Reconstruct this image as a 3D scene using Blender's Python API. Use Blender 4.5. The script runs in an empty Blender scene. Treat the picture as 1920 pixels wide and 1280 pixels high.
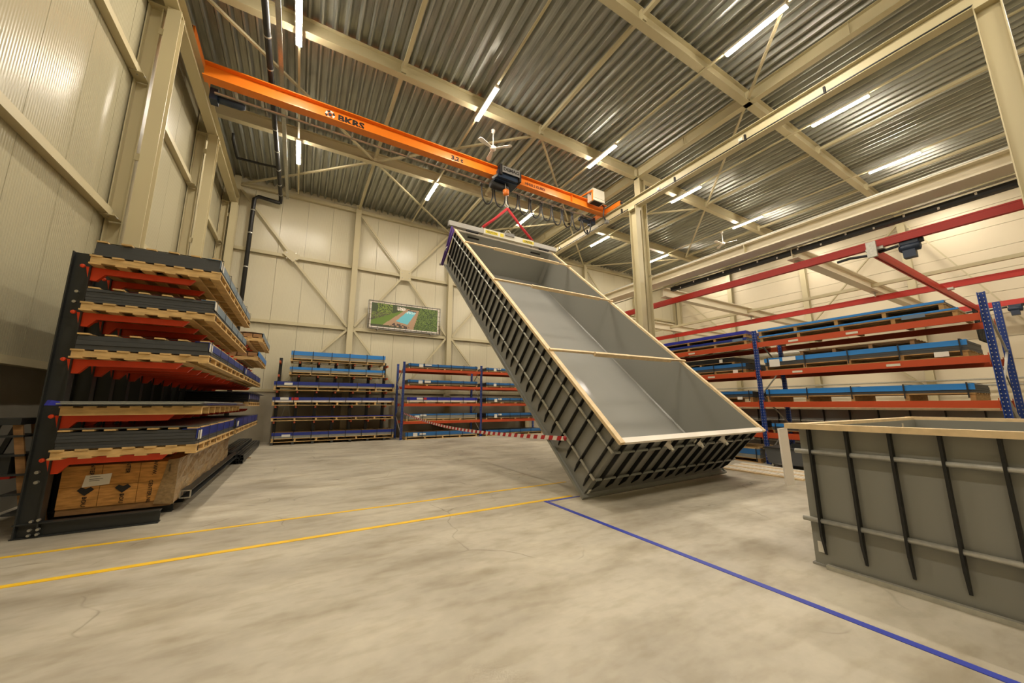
import bpy, math, random
from mathutils import Vector, Matrix, Euler
random.seed(7)
R = math.radians
scn = bpy.context.scene
COL = scn.collection

# ------------------------------------------------------------------ camera, world, exposure
cam = bpy.data.cameras.new('camera')
cam.sensor_width = 36.0
cam.lens = 683.03 / 1920 * 36
cam.clip_start = 0.05
camo = bpy.data.objects.new('camera', cam)
COL.objects.link(camo)
_yaw, _pit, _rol = 0.52584, 0.171325, -0.001878
_F = Vector((math.sin(_yaw) * math.cos(_pit), math.cos(_yaw) * math.cos(_pit), math.sin(_pit)))
_r = Vector((math.cos(_yaw), -math.sin(_yaw), 0))
_u = _r.cross(_F)
_RR = math.cos(_rol) * _r + math.sin(_rol) * _u
_UU = -math.sin(_rol) * _r + math.cos(_rol) * _u
_m = Matrix((_RR, _UU, -_F)).transposed().to_4x4()
_m.translation = (0, 0, 1.6)
camo.matrix_world = _m
scn.camera = camo

w = bpy.data.worlds.new('world')
scn.world = w
w.use_nodes = True
w.node_tree.nodes['Background'].inputs[0].default_value = (0.9, 0.85, 0.7, 1)
w.node_tree.nodes['Background'].inputs[1].default_value = 0.02
vs = scn.view_settings
vs.view_transform = 'Standard'
vs.look = 'None'
vs.gamma = 1
vs.use_curve_mapping = False
vs.exposure = 0.0
LAMP = 340.0
LAMP_COL = (1.0, 0.9, 0.76)
scn.cycles.use_denoising = True
scn.cycles.max_bounces = 8
scn.cycles.diffuse_bounces = 5
scn.cycles.sample_clamp_indirect = 12.0

# ------------------------------------------------------------------ helpers
def lin(h):
    h = h.lstrip('#')
    o = []
    for i in (0, 2, 4):
        c = int(h[i:i + 2], 16) / 255
        o.append(c / 12.92 if c <= 0.04045 else ((c + 0.055) / 1.055) ** 2.4)
    return (o[0], o[1], o[2], 1)

MATS = {}
def mat(name, col, rough=0.5, metal=0.0, noise=None, bump=None, ribs=None, emit=None, spec=0.5):
    """noise=(scale, amount[, stretch xyz]); bump=(scale, strength); ribs=(axis, period, strength)"""
    if name in MATS:
        return MATS[name]
    m = bpy.data.materials.new(name)
    m.use_nodes = True
    nt = m.node_tree
    N, L = nt.nodes, nt.links
    b = N['Principled BSDF']
    c = lin(col) if isinstance(col, str) else col
    b.inputs['Base Color'].default_value = c
    b.inputs['Roughness'].default_value = rough
    b.inputs['Metallic'].default_value = metal
    b.inputs['Specular IOR Level'].default_value = spec
    if emit:
        b.inputs['Emission Color'].default_value = emit[0] + (1,)
        b.inputs['Emission Strength'].default_value = emit[1]
    tc = N.new('ShaderNodeTexCoord')
    geo = N.new('ShaderNodeNewGeometry')
    if noise:
        mp = N.new('ShaderNodeMapping')
        L.new(geo.outputs['Position'], mp.inputs[0])
        if len(noise) > 2:
            mp.inputs['Scale'].default_value = noise[2]
        nz = N.new('ShaderNodeTexNoise')
        nz.inputs['Scale'].default_value = noise[0]
        nz.inputs['Detail'].default_value = 6
        L.new(mp.outputs[0], nz.inputs['Vector'])
        mx = N.new('ShaderNodeMix')
        mx.data_type = 'RGBA'
        a = noise[1]
        mx.inputs[6].default_value = (c[0] * (1 - a), c[1] * (1 - a), c[2] * (1 - a * 1.1), 1)
        mx.inputs[7].default_value = (min(1, c[0] * (1 + a)), min(1, c[1] * (1 + a)), min(1, c[2] * (1 + a)), 1)
        rp = N.new('ShaderNodeMapRange')
        rp.inputs[1].default_value = 0.3
        rp.inputs[2].default_value = 0.7
        L.new(nz.outputs[0], rp.inputs[0])
        L.new(rp.outputs[0], mx.inputs[0])
        L.new(mx.outputs[2], b.inputs['Base Color'])
    if bump:
        nb = N.new('ShaderNodeTexNoise')
        nb.inputs['Scale'].default_value = bump[0]
        L.new(geo.outputs['Position'], nb.inputs['Vector'])
        bp = N.new('ShaderNodeBump')
        bp.inputs['Strength'].default_value = bump[1]
        bp.inputs['Distance'].default_value = 0.02
        L.new(nb.outputs[0], bp.inputs['Height'])
        L.new(bp.outputs[0], b.inputs['Normal'])
    if ribs:
        sx = N.new('ShaderNodeSeparateXYZ')
        L.new(geo.outputs['Position'], sx.inputs[0])
        mu = N.new('ShaderNodeMath'); mu.operation = 'MULTIPLY'
        mu.inputs[1].default_value = 2 * math.pi / ribs[1]
        L.new(sx.outputs[ribs[0]], mu.inputs[0])
        si = N.new('ShaderNodeMath'); si.operation = 'SINE'
        L.new(mu.outputs[0], si.inputs[0])
        bp = N.new('ShaderNodeBump')
        bp.inputs['Strength'].default_value = ribs[2]
        bp.inputs['Distance'].default_value = 0.004
        L.new(si.outputs[0], bp.inputs['Height'])
        L.new(bp.outputs[0], b.inputs['Normal'])
    MATS[name] = m
    return m

class B:
    """collects vertices and faces"""
    def __init__(s):
        s.v, s.f, s.mi, s.cur = [], [], [], 0
    def add(s, vs, fs):
        n = len(s.v)
        s.v += [tuple(p) for p in vs]
        for f in fs:
            s.f.append(tuple(i + n for i in f))
            s.mi.append(s.cur)
        return s
    def box(s, x0, y0, z0, x1, y1, z1):
        x0, x1 = min(x0, x1), max(x0, x1); y0, y1 = min(y0, y1), max(y0, y1); z0, z1 = min(z0, z1), max(z0, z1)
        return s.add([(x0, y0, z0), (x1, y0, z0), (x1, y1, z0), (x0, y1, z0), (x0, y0, z1), (x1, y0, z1), (x1, y1, z1), (x0, y1, z1)],
                     [(3, 2, 1, 0), (4, 5, 6, 7), (0, 1, 5, 4), (1, 2, 6, 5), (2, 3, 7, 6), (3, 0, 4, 7)])
    def prism(s, prof, p, q, up=(0, 0, 1)):
        """extrude closed 2D profile (side, up) from p to q"""
        p, q = Vector(p), Vector(q)
        d = (q - p).normalized()
        side = d.cross(Vector(up))
        if side.length < 1e-6:
            side = d.cross(Vector((0, 1, 0)))
        side.normalize()
        u = side.cross(d)
        n = len(prof)
        vs = [p + side * a + u * b for a, b in prof] + [q + side * a + u * b for a, b in prof]
        fs = [(i, (i + 1) % n, n + (i + 1) % n, n + i) for i in range(n)]
        fs += [tuple(range(n - 1, -1, -1)), tuple(range(n, 2 * n))]
        return s.add(vs, fs)
    def bar(s, p, q, w, h, up=(0, 0, 1)):
        return s.prism([(-w / 2, -h / 2), (w / 2, -h / 2), (w / 2, h / 2), (-w / 2, h / 2)], p, q, up)
    def ibeam(s, p, q, w, h, tf=0.018, tw=0.012, up=(0, 0, 1)):
        a, b, t = w / 2, h / 2, tw / 2
        return s.prism([(-a, -b), (a, -b), (a, -b + tf), (t, -b + tf), (t, b - tf), (a, b - tf), (a, b), (-a, b), (-a, b - tf), (-t, b - tf), (-t, -b + tf), (-a, -b + tf)], p, q, up)
    def channel(s, p, q, w, h, t=0.01, up=(0, 0, 1)):
        a, b = w / 2, h / 2
        return s.prism([(-a, -b), (a, -b), (a, b), (a - t, b), (a - t, -b + t), (-a + t, -b + t), (-a + t, b), (-a, b)], p, q, up)
    def tube(s, pts, r, n=8, closed=False):
        pts = [Vector(p) for p in pts]
        rings = []
        prev = None
        for i, p in enumerate(pts):
            if closed:
                d = pts[(i + 1) % len(pts)] - pts[i - 1]
            else:
                d = pts[min(i + 1, len(pts) - 1)] - pts[max(i - 1, 0)]
            d.normalize()
            if prev is None:
                prev = Vector((0, 0, 1)) if abs(d.z) < 0.9 else Vector((1, 0, 0))
            a = (prev - d * prev.dot(d)).normalized()
            prev = a
            b = d.cross(a)
            rings.append([p + (a * math.cos(t) + b * math.sin(t)) * r for t in [2 * math.pi * k / n for k in range(n)]])
        vs = [v for rg in rings for v in rg]
        fs = []
        m = len(pts)
        for i in range(m if closed else m - 1):
            j = (i + 1) % m
            for k in range(n):
                fs.append((i * n + k, i * n + (k + 1) % n, j * n + (k + 1) % n, j * n + k))
        if not closed:
            fs += [tuple(range(n - 1, -1, -1)), tuple(range((m - 1) * n, m * n))]
        return s.add(vs, fs)
    def lathe(s, prof, c=(0, 0, 0), n=14, axis='z'):
        vs, fs = [], []
        for r, z in prof:
            for k in range(n):
                t = 2 * math.pi * k / n
                x, y = r * math.cos(t), r * math.sin(t)
                v = (x, y, z) if axis == 'z' else ((x, z, y) if axis == 'y' else (z, x, y))
                vs.append((v[0] + c[0], v[1] + c[1], v[2] + c[2]))
        for i in range(len(prof) - 1):
            for k in range(n):
                fs.append((i * n + k, i * n + (k + 1) % n, (i + 1) * n + (k + 1) % n, (i + 1) * n + k))
        fs += [tuple(range(n - 1, -1, -1)), tuple(range((len(prof) - 1) * n, len(prof) * n))]
        return s.add(vs, fs)
    def mesh(s, name, mats, smooth=False, off=(0, 0, 0)):
        me = bpy.data.meshes.new(name)
        me.from_pydata([(a - off[0], b - off[1], c - off[2]) for a, b, c in s.v], [], s.f)
        for m in (mats if isinstance(mats, (list, tuple)) else [mats]):
            me.materials.append(m)
        if any(s.mi):
            me.polygons.foreach_set('material_index', s.mi)
        if smooth:
            for p in me.polygons:
                p.use_smooth = len(p.vertices) == 4
        me.validate()
        me.update()
        return me

OFF = {}
def props(o, label=None, cat=None, group=None, kind=None):
    if label: o['label'] = label
    if cat: o['category'] = cat
    if group: o['group'] = group
    if kind: o['kind'] = kind
    return o
def thing(name, label, cat, loc=(0, 0, 0), rot=None, group=None, world=True):
    o = bpy.data.objects.new(name, None)
    o.empty_display_size = 0.2
    COL.objects.link(o)
    o.location = loc
    if rot is not None:
        o.rotation_euler = rot
    OFF[o] = tuple(loc) if world else (0, 0, 0)
    return props(o, label, cat, group)
def part(name, b, m, parent=None, label=None, smooth=False, loc=None, rot=None):
    """b is a B (in the thing's construction frame) or a shared mesh"""
    off = OFF.get(parent, (0, 0, 0))
    if isinstance(b, B):
        me = b.mesh(name, m, smooth, off)
    else:
        me = b
    o = bpy.data.objects.new(name, me)
    COL.objects.link(o)
    if parent is not None:
        o.parent = parent
    OFF[o] = off if isinstance(b, B) else (0, 0, 0)   # children of a shared mesh use its own frame
    if loc is not None:
        o.location = tuple(loc[i] - off[i] for i in range(3)) if not isinstance(b, B) else loc
    if rot is not None:
        o.rotation_euler = rot
    if label:
        o['label'] = label
    return o
def solo(name, label, cat, b, m, smooth=False, group=None, kind=None):
    """a thing that is one mesh; origin at its base centre"""
    xs, ys, zs = zip(*b.v)
    c = ((min(xs) + max(xs)) / 2, (min(ys) + max(ys)) / 2, min(zs))
    o = bpy.data.objects.new(name, b.mesh(name, m, smooth, c))
    COL.objects.link(o)
    o.location = c
    OFF[o] = c
    return props(o, label, cat, group, kind)
def struct(name, b, m, parent=None):
    o = part(name, b, m, parent)
    if parent is None:
        o['kind'] = 'structure'
    return o
def text(s, size, m, parent, pos, right, up, name='lettering', depth=0.003, sx=1.0, bold=0.0):
    cu = bpy.data.curves.new('t', 'FONT')
    cu.body = s
    cu.size = size
    cu.extrude = depth
    cu.offset = bold
    cu.align_x = 'CENTER'
    cu.align_y = 'CENTER'
    cu.resolution_u = 2
    t = bpy.data.objects.new('t', cu)
    me = bpy.data.meshes.new_from_object(t)
    bpy.data.objects.remove(t)
    r, u = Vector(right).normalized(), Vector(up).normalized()
    n = r.cross(u)
    off = Vector(OFF.get(parent, (0, 0, 0)))
    M = Matrix((r * sx, u, n)).transposed().to_4x4()
    M.translation = Vector(pos) - off
    me.transform(M)
    me.materials.clear()
    me.materials.append(m)
    me.name = name
    o = bpy.data.objects.new(name, me)
    COL.objects.link(o)
    o.parent = parent
    return o

# ------------------------------------------------------------------ materials
CREAM = mat('cream_paint', '#bbb08d', 0.42)
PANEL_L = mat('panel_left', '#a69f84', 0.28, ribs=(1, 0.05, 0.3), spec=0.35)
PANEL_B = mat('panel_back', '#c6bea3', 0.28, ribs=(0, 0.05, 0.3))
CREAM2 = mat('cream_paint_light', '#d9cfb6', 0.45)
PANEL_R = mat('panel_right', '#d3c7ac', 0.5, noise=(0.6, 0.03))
CONC = mat('plinth_concrete', '#8b8577', 0.8, noise=(1.5, 0.15))
DECKM = mat('galvanized_deck', '#a5a69d', 0.36, 0.6, noise=(2.5, 0.22, (7, 0.5, 1)))
GALV = mat('galvanized', '#b3b1a6', 0.33, 0.45, noise=(20, 0.12))
BLACKPIPE = mat('black_pipe', '#1d1c1b', 0.45)
ORANGE = mat('crane_orange', '#e07a1f', 0.35)
ARM = mat('arm_orange', '#dd4216', 0.4)
BEAMO = mat('rack_orange', '#b04219', 0.45)
BLUE = mat('rack_blue', '#1f3f8c', 0.4)
BLACK = mat('rack_black', '#2a2c2b', 0.4)
RIB = mat('rib_black', '#101110', 0.42)
RED = mat('rail_red', '#b5220f', 0.45)
SLING = mat('sling_red', '#b3262b', 0.8)
PURPLE = mat('sling_purple', '#4b2f7a', 0.8)
WOOD = mat('pallet_wood', '#c2a068', 0.75, noise=(6, 0.2, (1, 1, 4)))
WOODM = mat('pallet_wood_mid', '#a3804e', 0.78, noise=(6, 0.25, (1, 1, 4)))
WOOD2 = mat('pallet_wood_dark', '#8f6a42', 0.8, noise=(6, 0.25, (1, 1, 4)))
PINE = mat('rim_pine', '#d9c096', 0.6, noise=(9, 0.12))
PPWALL = mat('pool_wall_grey', '#7b7b72', 0.42, noise=(0.8, 0.03))
PPIN = mat('pool_inside_grey', '#85847c', 0.3, noise=(0.8, 0.03))
PPFLOOR = mat('pool_floor_grey', '#8d8c86', 0.16, noise=(0.8, 0.03))
WHITEP = mat('white_plastic', '#e4dccf', 0.5)
SHEETD = mat('sheet_dark', '#3b3d3e', 0.5, noise=(30, 0.12, (0.2, 0.2, 6)))
SHEETG = mat('sheet_grey', '#87877f', 0.5, noise=(30, 0.1, (0.2, 0.2, 6)))
SHEETW = mat('sheet_white', '#cfccc4', 0.5)
SHEETB = mat('sheet_blueish', '#5f7488', 0.35)
FILMN = mat('film_navy', '#1e2f7e', 0.3)
FILMB = mat('film_blue', '#2a639c', 0.3)
FILML = mat('film_light_blue', '#2f7cc4', 0.3)
FILMV = mat('film_violet', '#2a2f95', 0.3)
PAPER = mat('paper', '#d6d2c6', 0.8)
STRAP = mat('strap_black', '#191919', 0.6)
STEELB = mat('bolt_zinc', '#b9b7ad', 0.3, 0.8)
NAVY = mat('motor_blue', '#1b2a3e', 0.45)
CABLE = mat('cable_black', '#151413', 0.5)
INK = mat('ink_black', '#17130f', 0.7)
YELLOW = mat('label_yellow', '#d6c12c', 0.6)
GREYPL = mat('plate_grey', '#77746f', 0.5)
ALU = mat('aluminium', '#9c9890', 0.4, 0.5)
CABINET = mat('cabinet_grey', '#c9c4b2', 0.5)
KRAFT = mat('kraft_wood', '#b4803f', 0.75, noise=(7, 0.3, (1, 1, 5)))
FILMCLEAR = mat('film_wrap', '#8d7450', 0.3, noise=(9, 0.25, (2, 1, 4)), bump=(12, 0.6))
REDTAPE = mat('tape_red', '#b3262a', 0.5)
WHITETAPE = mat('tape_white', '#ddd3c8', 0.5)
TAPEY = mat('line_yellow', '#e2b521', 0.55, noise=(5, 0.1))
TAPEB = mat('line_blue', '#2f3c9c', 0.5)

def floor_mat():
    m = bpy.data.materials.new('floor_concrete')
    m.use_nodes = True
    N, L = m.node_tree.nodes, m.node_tree.links
    b = N['Principled BSDF']
    geo = N.new('ShaderNodeNewGeometry')
    def noise(sc, det, stretch=(1, 1, 1), rotz=0.0):
        mp = N.new('ShaderNodeMapping')
        mp.inputs['Scale'].default_value = stretch
        mp.inputs['Rotation'].default_value = (0, 0, rotz)
        L.new(geo.outputs['Position'], mp.inputs[0])
        n = N.new('ShaderNodeTexNoise')
        n.inputs['Scale'].default_value = sc
        n.inputs['Detail'].default_value = det
        L.new(mp.outputs[0], n.inputs['Vector'])
        return n.outputs[0]
    def ramp(src, a, b_, c0, c1):
        r = N.new('ShaderNodeValToRGB')
        r.color_ramp.elements[0].position = a
        r.color_ramp.elements[0].color = c0
        r.color_ramp.elements[1].position = b_
        r.color_ramp.elements[1].color = c1
        L.new(src, r.inputs[0])
        return r.outputs[0]
    def mix(a, b_, f, mode='MULTIPLY'):
        x = N.new('ShaderNodeMix')
        x.data_type = 'RGBA'
        x.blend_type = mode
        x.inputs[0].default_value = f
        L.new(a, x.inputs[6])
        L.new(b_, x.inputs[7])
        return x.outputs[2]
    c = ramp(noise(0.55, 7, (1, 1.7, 1)), 0.32, 0.68, lin('#a09887'), lin('#bfb7a3'))
    st = ramp(noise(1.1, 5, (1, 2.2, 1), 0.5), 0.32, 0.50, (0.76, 0.73, 0.68, 1), (1, 1, 1, 1))
    c = mix(c, st, 0.9)
    st2 = ramp(noise(3.2, 6, (1, 2.6, 1), 0.25), 0.34, 0.52, (0.86, 0.84, 0.80, 1), (1, 1, 1, 1))
    c = mix(c, st2, 0.9)
    spot = ramp(noise(0.9, 3, (1, 1.2, 1), 1.1), 0.26, 0.36, (0.78, 0.75, 0.71, 1), (1, 1, 1, 1))
    c = mix(c, spot, 0.9)
    fine = ramp(noise(9, 6), 0.35, 0.65, (0.93, 0.93, 0.93, 1), (1, 1, 1, 1))
    c = mix(c, fine, 1.0)
    # hairline cracks
    vo = N.new('ShaderNodeTexVoronoi')
    vo.feature = 'DISTANCE_TO_EDGE'
    vo.inputs['Scale'].default_value = 0.42
    wv = N.new('ShaderNodeMapping')
    dn = N.new('ShaderNodeTexNoise')
    dn.inputs['Scale'].default_value = 1.4
    L.new(geo.outputs['Position'], dn.inputs['Vector'])
    ad = N.new('ShaderNodeMix'); ad.data_type = 'RGBA'; ad.blend_type = 'LINEAR_LIGHT'; ad.inputs[0].default_value = 0.25
    L.new(geo.outputs['Position'], ad.inputs[6])
    L.new(dn.outputs['Color'], ad.inputs[7])
    L.new(ad.outputs[2], vo.inputs['Vector'])
    cr = ramp(vo.outputs['Distance'], 0.0, 0.005, (0.42, 0.38, 0.33, 1), (1, 1, 1, 1))
    gate = ramp(noise(0.6, 3), 0.5, 0.56, (0, 0, 0, 1), (1, 1, 1, 1))
    mm = N.new('ShaderNodeMix'); mm.data_type = 'RGBA'; mm.blend_type = 'MIX'
    L.new(gate, mm.inputs[0])
    mm.inputs[6].default_value = (1, 1, 1, 1)
    L.new(cr, mm.inputs[7])
    c = mix(c, mm.outputs[2], 0.7)
    L.new(c, b.inputs['Base Color'])
    rr = ramp(noise(1.3, 4, (1, 2, 1)), 0.3, 0.7, (0.36, 0.36, 0.36, 1), (0.55, 0.55, 0.55, 1))
    L.new(rr, b.inputs['Roughness'])
    b.inputs['Specular IOR Level'].default_value = 0.4
    return m
FLOOR = floor_mat()

# ------------------------------------------------------------------ setting
XL, XR, YF, YB, ZT = -3.62, 27.8, -6.0, 19.55, 11.95
struct('floor', B().box(XL - 0.4, YF - 0.2, -0.2, XR + 0.4, YB + 0.4, 0), FLOOR)

ceil = struct('ceiling', B().box(XL - 0.4, YF - 0.2, 12.14, XR + 0.4, YB + 0.4, 12.3), DECKM)
# trapezoidal roof deck, ribs running towards the back wall
prof = []
P_ = 0.31
for k in range(3):
    x = k * P_
    prof += [(x, 0.0), (x + 0.045, 0.0), (x + 0.045 + 0.055, 0.14), (x + 0.045 + 0.055 + 0.15, 0.14)]
prof.append((3 * P_ - 0.004, 0.004))
sb = B()
n_ = len(prof)
sb.add([(a, YF, ZT + z) for a, z in prof] + [(a, YB + 0.1, ZT + z) for a, z in prof],
       [(i, n_ + i, n_ + i + 1, i + 1) for i in range(n_ - 1)])
sheet_me = sb.mesh('roof_sheet', DECKM)
x = XL - 0.1
while x < XR:
    part('roof_sheet', sheet_me, None, ceil, loc=(x, 0, 0))
    x += 3 * P_

wl = struct('wall_left', B().box(XL - 0.4, YF, 0, XL - 0.15, YB, 12.1), CONC)
y = YF
while y < YB - 0.05:
    y1 = min(y + 1.1, YB)
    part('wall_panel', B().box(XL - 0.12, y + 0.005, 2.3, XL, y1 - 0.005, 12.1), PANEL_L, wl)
    y = y1
part('sill_flashing', B().box(XL - 0.14, YF, 2.18, XL + 0.025, YB, 2.3), CREAM, wl)
wb = struct('wall_back', B().box(XL, YB + 0.15, 0, XR, YB + 0.4, 12.1), CONC)
x = XL
while x < XR - 0.05:
    x1 = min(x + 1.1, XR)
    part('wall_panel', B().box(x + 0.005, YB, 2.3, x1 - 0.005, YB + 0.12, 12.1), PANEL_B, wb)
    x = x1
part('sill_flashing', B().box(XL, YB - 0.025, 2.18, XR, YB + 0.14, 2.3), CREAM, wb)
part('plinth_panel', B().box(XL, YB + 0.02, 0, XR, YB + 0.148, 2.2), mat('plinth_light', '#a59c88', 0.75, noise=(1.5, 0.1)), wb)
wr = struct('wall_right', B().box(XR + 0.15, YF, 0, XR + 0.4, YB, 12.1), CONC)
z = 1.5
while z < 12:
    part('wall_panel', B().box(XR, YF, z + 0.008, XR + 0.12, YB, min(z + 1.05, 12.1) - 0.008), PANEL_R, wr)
    z += 1.05
part('plinth_panel', B().box(XR - 0.03, YF, 0, XR + 0.14, YB, 1.5), CONC, wr)
wf = struct('wall_front', B().box(XL, YF - 0.2, 0, XR, YF, 12.1), PANEL_B)

# painted floor lines
solo('floor_line', 'yellow floor line nearer the camera, running to the tilted pool corner', 'floor marking', B().box(-3.4, 5.35, 0, 4.35, 5.43, 0.004), TAPEY)
solo('floor_line', 'thinner yellow floor line farther back, beside the black cantilever rack', 'floor marking', B().box(-3.4, 6.35, 0, 5.0, 6.41, 0.004), TAPEY)
solo('floor_line', 'blue floor line running from the yellow line past the grey tank', 'floor marking', B().box(3.70, -3, 0, 3.77, 5.34, 0.004), TAPEB)
solo('floor_line', 'short dark blue floor line leading under the tilted pool corner', 'floor marking', B().box(3.78, 5.27, 0, 4.5, 5.32, 0.004), TAPEB)

# ------------------------------------------------------------------ structural steel
def steel(name, label, cat, b, group=None, m=None):
    return solo(name, label, cat, b, m or CREAM, group=group)
ZB = 11.5   # underside of roof beams
for y, t in ((5.28, 'cream roof beam nearest the camera, crossing the upper right'), (10.0, 'cream roof beam over the middle of the hall, above the orange crane'),
             (14.72, 'cream roof beam between the orange crane and the back wall')):
    r = thing('roof_beam', t, 'beam', (12, y, ZB))
    part('beam_profile', B().ibeam((XL + 0.1, y, ZB + 0.225), (XR, y, ZB + 0.225), 0.22, 0.45), CREAM, r)
    for x in (1.95, 7.05, 12.2, 17.4, 22.5):
        part('stiffener', B().box(x - 0.07, y - 0.13, ZB + 0.05, x + 0.07, y + 0.13, ZB + 0.4), CREAM, r)
r = thing('roof_beam', 'long cream roof girder running towards the back wall over the columns', 'beam', (12.25, 8, ZB))
part('beam_profile', B().ibeam((12.25, YF, ZB + 0.215), (12.25, YB, ZB + 0.215), 0.22, 0.43), CREAM, r)
for y in (2.6, 7.6, 12.4, 17):
    part('stiffener', B().box(12.2, y - 0.008, ZB + 0.02, 12.15, y + 0.008, ZB + 0.4), CREAM, r)
for x, t in ((1.95, 'thin cream roof strut leading to the first back wall column from the left'), (7.05, 'thin cream roof strut above the crane hoist, second from the left'),
             (17.4, 'thin cream roof strut right of the long roof girder'), (22.5, 'thin cream roof strut nearest the right wall')):
    steel('roof_strut', t, 'strut', B().bar((x, YF, 11.74), (x, YB, 11.74), 0.11, 0.11))
D_ = [((-3.1, 10), (1.95, 14.72), 'left bay, behind the orange crane'), ((1.95, 14.72), (7.05, 10), 'passing behind the near ceiling fan'),
      ((7.05, 10), (12.2, 14.72), 'above the crane control cabinet'), ((-3.1, 19.4), (1.95, 14.72), 'near the left corner of the back wall'),
      ((1.95, 14.72), (7.05, 19.4), 'reaching the back wall near the raised pool end'), ((12.2, 5.28), (7.05, 0.6), 'at the top beside the nearest long lamp'),
      ((12.2, 5.28), (17.4, 10), 'crossing behind the right crane runway'), ((17.4, 10), (12.2, 14.72), 'meeting the column from the right'),
      ((17.4, 10), (22.5, 14.72), 'in the right aisle above the lamps'), ((12.2, 14.72), (17.4, 19.4), 'behind the runway near the back wall'),
      ((12.2, 14.72), (7.05, 19.4), 'behind the red slings'), ((22.5, 14.72), (17.4, 19.4), 'in the far right roof corner')]
for (a, b, t) in D_:
    steel('roof_brace', 'slim cream diagonal roof brace ' + t, 'brace', B().bar((a[0], a[1], 11.6), (b[0], b[1], 11.6), 0.07, 0.07))

# left wall columns, girts, runway
YC = (5.25, 9.9, 14.37, 19.03)
for i, y in enumerate(YC):
    t = ['cream wall column on the left, out of the frame', 'tall cream wall column nearest the camera on the left', 'second cream wall column on the left, beyond the nearest', 'cream wall column in the left back corner'][i]
    c = thing('wall_column', t, 'column', (-3.3, y, 0))
    part('wall_profile', B().ibeam((-3.47, y + 0.02, 0), (-3.47, y + 0.02, 11.5), 0.26, 0.26, 0.02, 0.014, up=(1, 0, 0)), CREAM, c)
    part('crane_profile', B().ibeam((-3.13, y - 0.1, 0), (-3.13, y - 0.1, 10.38), 0.24, 0.24, 0.02, 0.014, up=(0, 1, 0)), CREAM, c)
    for pz in (3.4, 6.6, 9.7):
        part('tie_plate', B().box(-3.36, y - 0.12, pz, -3.22, y - 0.1, pz + 0.16), CREAM, c)
    part('base_plate', B().box(-3.64 + 0.03, y - 0.2, 0, -2.92, y + 0.2, 0.03), CREAM, c)
    part('cap_plate', B().box(-3.6, y - 0.17, 10.38, -3.03, y + 0.17, 10.4), CREAM, c)
    for gz in (5.33, 8.55):
        br = part('girt_bracket', B().box(-3.6, y - 0.36, gz - 0.1, -3.38, y - 0.02, gz - 0.085), CREAM, c)
        bb = B()
        for bx in (-3.5, -3.38):
            bb.lathe([(0.018, -0.02), (0.018, 0)], (bx, y - 0.26, gz - 0.1), 6)
        part('bolt', bb, STEELB, br)
for gz, t in ((5.33, 'lower'), (8.55, 'upper')):
    ys = (YF,) + YC + (YB,)
    for i in range(len(ys) - 1):
        w_ = ['out of the frame', 'out of the frame, next to the camera', 'between the first two columns', 'between the second and last columns', 'in the back corner']
        if i == 0:
            continue
        nm = ['', 'nearest piece at the left edge', 'piece between the first two left columns', 'piece between the second and corner columns', 'short piece in the back corner'][i]
        steel('wall_girt', f'{t} cream girt of the left wall, {nm}', 'girt', B().bar((-3.545, ys[i] + (0.17 if i else 0), gz), (-3.545, ys[i + 1] - 0.17, gz), 0.14, 0.15))
steel('crane_runway', 'cream crane runway beam along the left wall under the roof', 'runway', B().ibeam((-3.18, YF, 10.63), (-3.18, 19.3, 10.63), 0.26, 0.46))
# right-hand crane runway
r = thing('crane_runway', 'cream crane runway beam on the middle columns with black current rail', 'runway', (12.05, 7, 10.05))
part('beam_profile', B().ibeam((12.05, YF, 10.27), (12.05, 19.2, 10.27), 0.27, 0.45), CREAM, r)
part('current_rail', B().box(11.89, YF, 10.07, 11.915, 19.2, 10.10), CABLE, r)
for y in (3.2, 5.3, 7.9, 10.6, 12.9, 15.2):
    part('rail_clip', B().box(11.86, y, 10.06, 11.93, y + 0.05, 10.26), INK, r)
for y in (5.4, 8.6, 15.1):
    part('rail_clip', B().box(11.86, y, 10.12, 11.93, y + 0.12, 10.22), WHITEP, r, label='white rail clip')
# middle columns
for y, t in ((10.0, 'cream double column in the middle, behind the tilted pool'), (0.47, 'cream double column at the right edge, nearest the camera')):
    c = thing('hall_column', t, 'column', (12.3, y, 0))
    part('roof_column', B().ibeam((12.42, y, 0), (12.42, y, ZB), 0.3, 0.36, 0.02, 0.014, up=(1, 0, 0)), CREAM, c)
    part('runway_column', B().ibeam((11.98, y, 0), (11.98, y, 10.04), 0.28, 0.36, 0.02, 0.014, up=(0, 1, 0)), CREAM, c)
    part('base_plate', B().box(11.75, y - 0.25, 0, 12.7, y + 0.25, 0.03), CREAM, c)
    part('splice_plate', B().box(12.58, y - 0.17, 6.98, 12.64, y + 0.17, 7.02), CREAM, c)
    part('cap_bracket', B().box(11.78, y - 0.16, 9.9, 12.24, y + 0.16, 10.04), CREAM, c)
# back wall: columns, girts, braces
XC = (-3.2, 1.94, 7.08, 12.22, 17.45, 22.6, 27.6)
BT = ['at the left end of the back wall', 'behind the cantilever rack stacked with sheets', 'right of the pool poster', 'hidden behind the pool and middle column', 'behind the top of the pool, under the brace', 'in the right aisle', 'in the right back corner']
for x, t in zip(XC, BT):
    steel('back_column', 'cream back wall column ' + t, 'column', B().ibeam((x, 19.4, 0), (x, 19.4, 11.9), 0.26, 0.28, 0.016, 0.012, up=(0, 1, 0)))
BAYN = ['first', 'second', 'third', 'fourth', 'fifth', 'sixth']
for i in range(6):
    a, b = XC[i] + 0.14, XC[i + 1] - 0.14
    for gz, t in ((5.33, 'lower'), (8.55, 'upper')):
        steel('back_girt', f'{t} cream girt of the back wall, {BAYN[i]} bay from the left', 'girt', B().bar((a, 19.47, gz), (b, 19.47, gz), 0.13, 0.15))
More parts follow.
